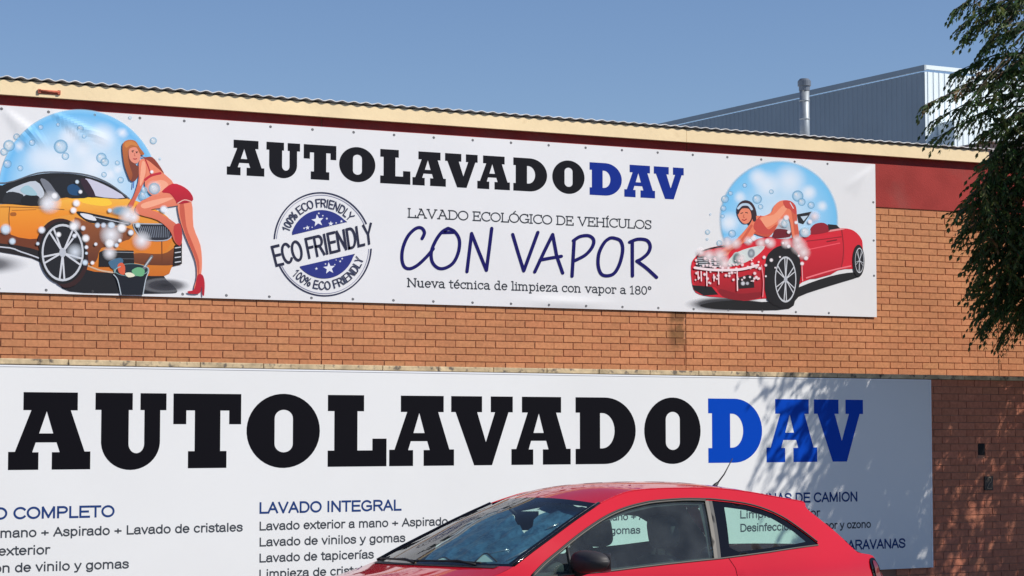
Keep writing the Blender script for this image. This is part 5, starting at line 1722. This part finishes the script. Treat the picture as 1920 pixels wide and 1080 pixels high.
# dense hanging mass lower right, sparse above
poly_d = [(1845, 330), (1822, 400), (1838, 470), (1845, 540), (1850, 585), (1880, 608), (1930, 598), (2250, 590), (2250, 240), (1925, 255), (1880, 290)]
poly_s = [(1830, -45), (1825, 60), (1850, 160), (1800, 215), (1870, 290), (1930, 260), (2250, 240), (2250, -45)]
def scatter(poly, n_, sz):
    k = 0
    xs = [p[0] for p in poly]; ys = [p[1] for p in poly]
    while k < n_:
        x, y = rt.uniform(min(xs), max(xs)), rt.uniform(min(ys), max(ys))
        if not inpoly(x, y, poly): continue
        k += 1
        Y0 = depth(y) + rt.uniform(-.2 - max(0, x - 1900) / 200, .2)
        p = at(x, y - 20, Y0)
        d = Vector((rt.uniform(-1.1, .3), rt.uniform(-1, .7), rt.uniform(-.7, .2)))
        frond(p, d, rt.uniform(.24, .40), rt.uniform(.2, .6), sz)
        if k % 3 == 0:
            TW.tube([p + Vector((.3, .05, .25)), p + Vector((.12, 0, .12)), p], [.009, .006, .003], 4, cap=False)
scatter(poly_d, 1700, 1.12)
scatter(poly_s, 430, 1.05)
# the body of the crown, beyond the frame
def mass(c, r_, n_, sz):
    for k in range(n_):
        v = Vector((rt.gauss(0, 1), rt.gauss(0, 1), rt.gauss(0, 1))).normalized() * rt.uniform(.25, 1) ** .5
        p = Vector(c) + Vector((v.x * r_[0], v.y * r_[1], v.z * r_[2]))
        d = Vector((v.x, v.y, v.z * .4 - .25)) + Vector((rt.gauss(0, .35), rt.gauss(0, .35), rt.gauss(0, .25)))
        frond(p, d, rt.uniform(.3, .45), rt.uniform(.3, .8), sz)
mass((18.55, 17.2, 4.7), (1.75, 1.4, 1.9), 1500, 2.1)
mass((17.1, 18.0, 5.2), (.9, .6, 1.4), 300, 1.5)
LF.build('crown', M_leaf, tr)
# trunk and limbs
b = MB()
b.tube([(16.95, 17.2, -.1), (16.9, 17.2, .1), (16.88, 17.22, 1.0), (16.95, 17.2, 1.9), (17.05, 17.2, 2.7)], [.17, .135, .115, .105, .10], 14)
tk = b.build('trunk', M_bark, tr)
b = MB()
for pts in ([(17.03, 17.2, 2.55), (16.7, 17.5, 3.6), (16.4, 17.8, 4.7), (16.1, 18.0, 5.6)], [(17.05, 17.2, 2.65), (17.3, 17.0, 3.8), (17.5, 16.8, 5.2), (17.6, 16.8, 6.3)],
            [(17.0, 17.2, 2.6), (16.6, 17.6, 3.5), (16.3, 17.9, 4.2), (16.1, 18.1, 4.7)], [(17.05, 17.2, 2.7), (18.0, 17.3, 3.9), (18.8, 17.5, 4.8)], [(16.45, 17.75, 4.5), (16.2, 18.0, 5.7), (16.0, 18.1, 6.6)]):
    b.tube(smooth_open(pts, 4), [.07 - .055 * i / ((len(pts) - 1) * 4) for i in range((len(pts) - 1) * 4 + 1)], 8)
b.build('limbs', M_bark, tk)
TW.build('twigs', M_bark, tr)
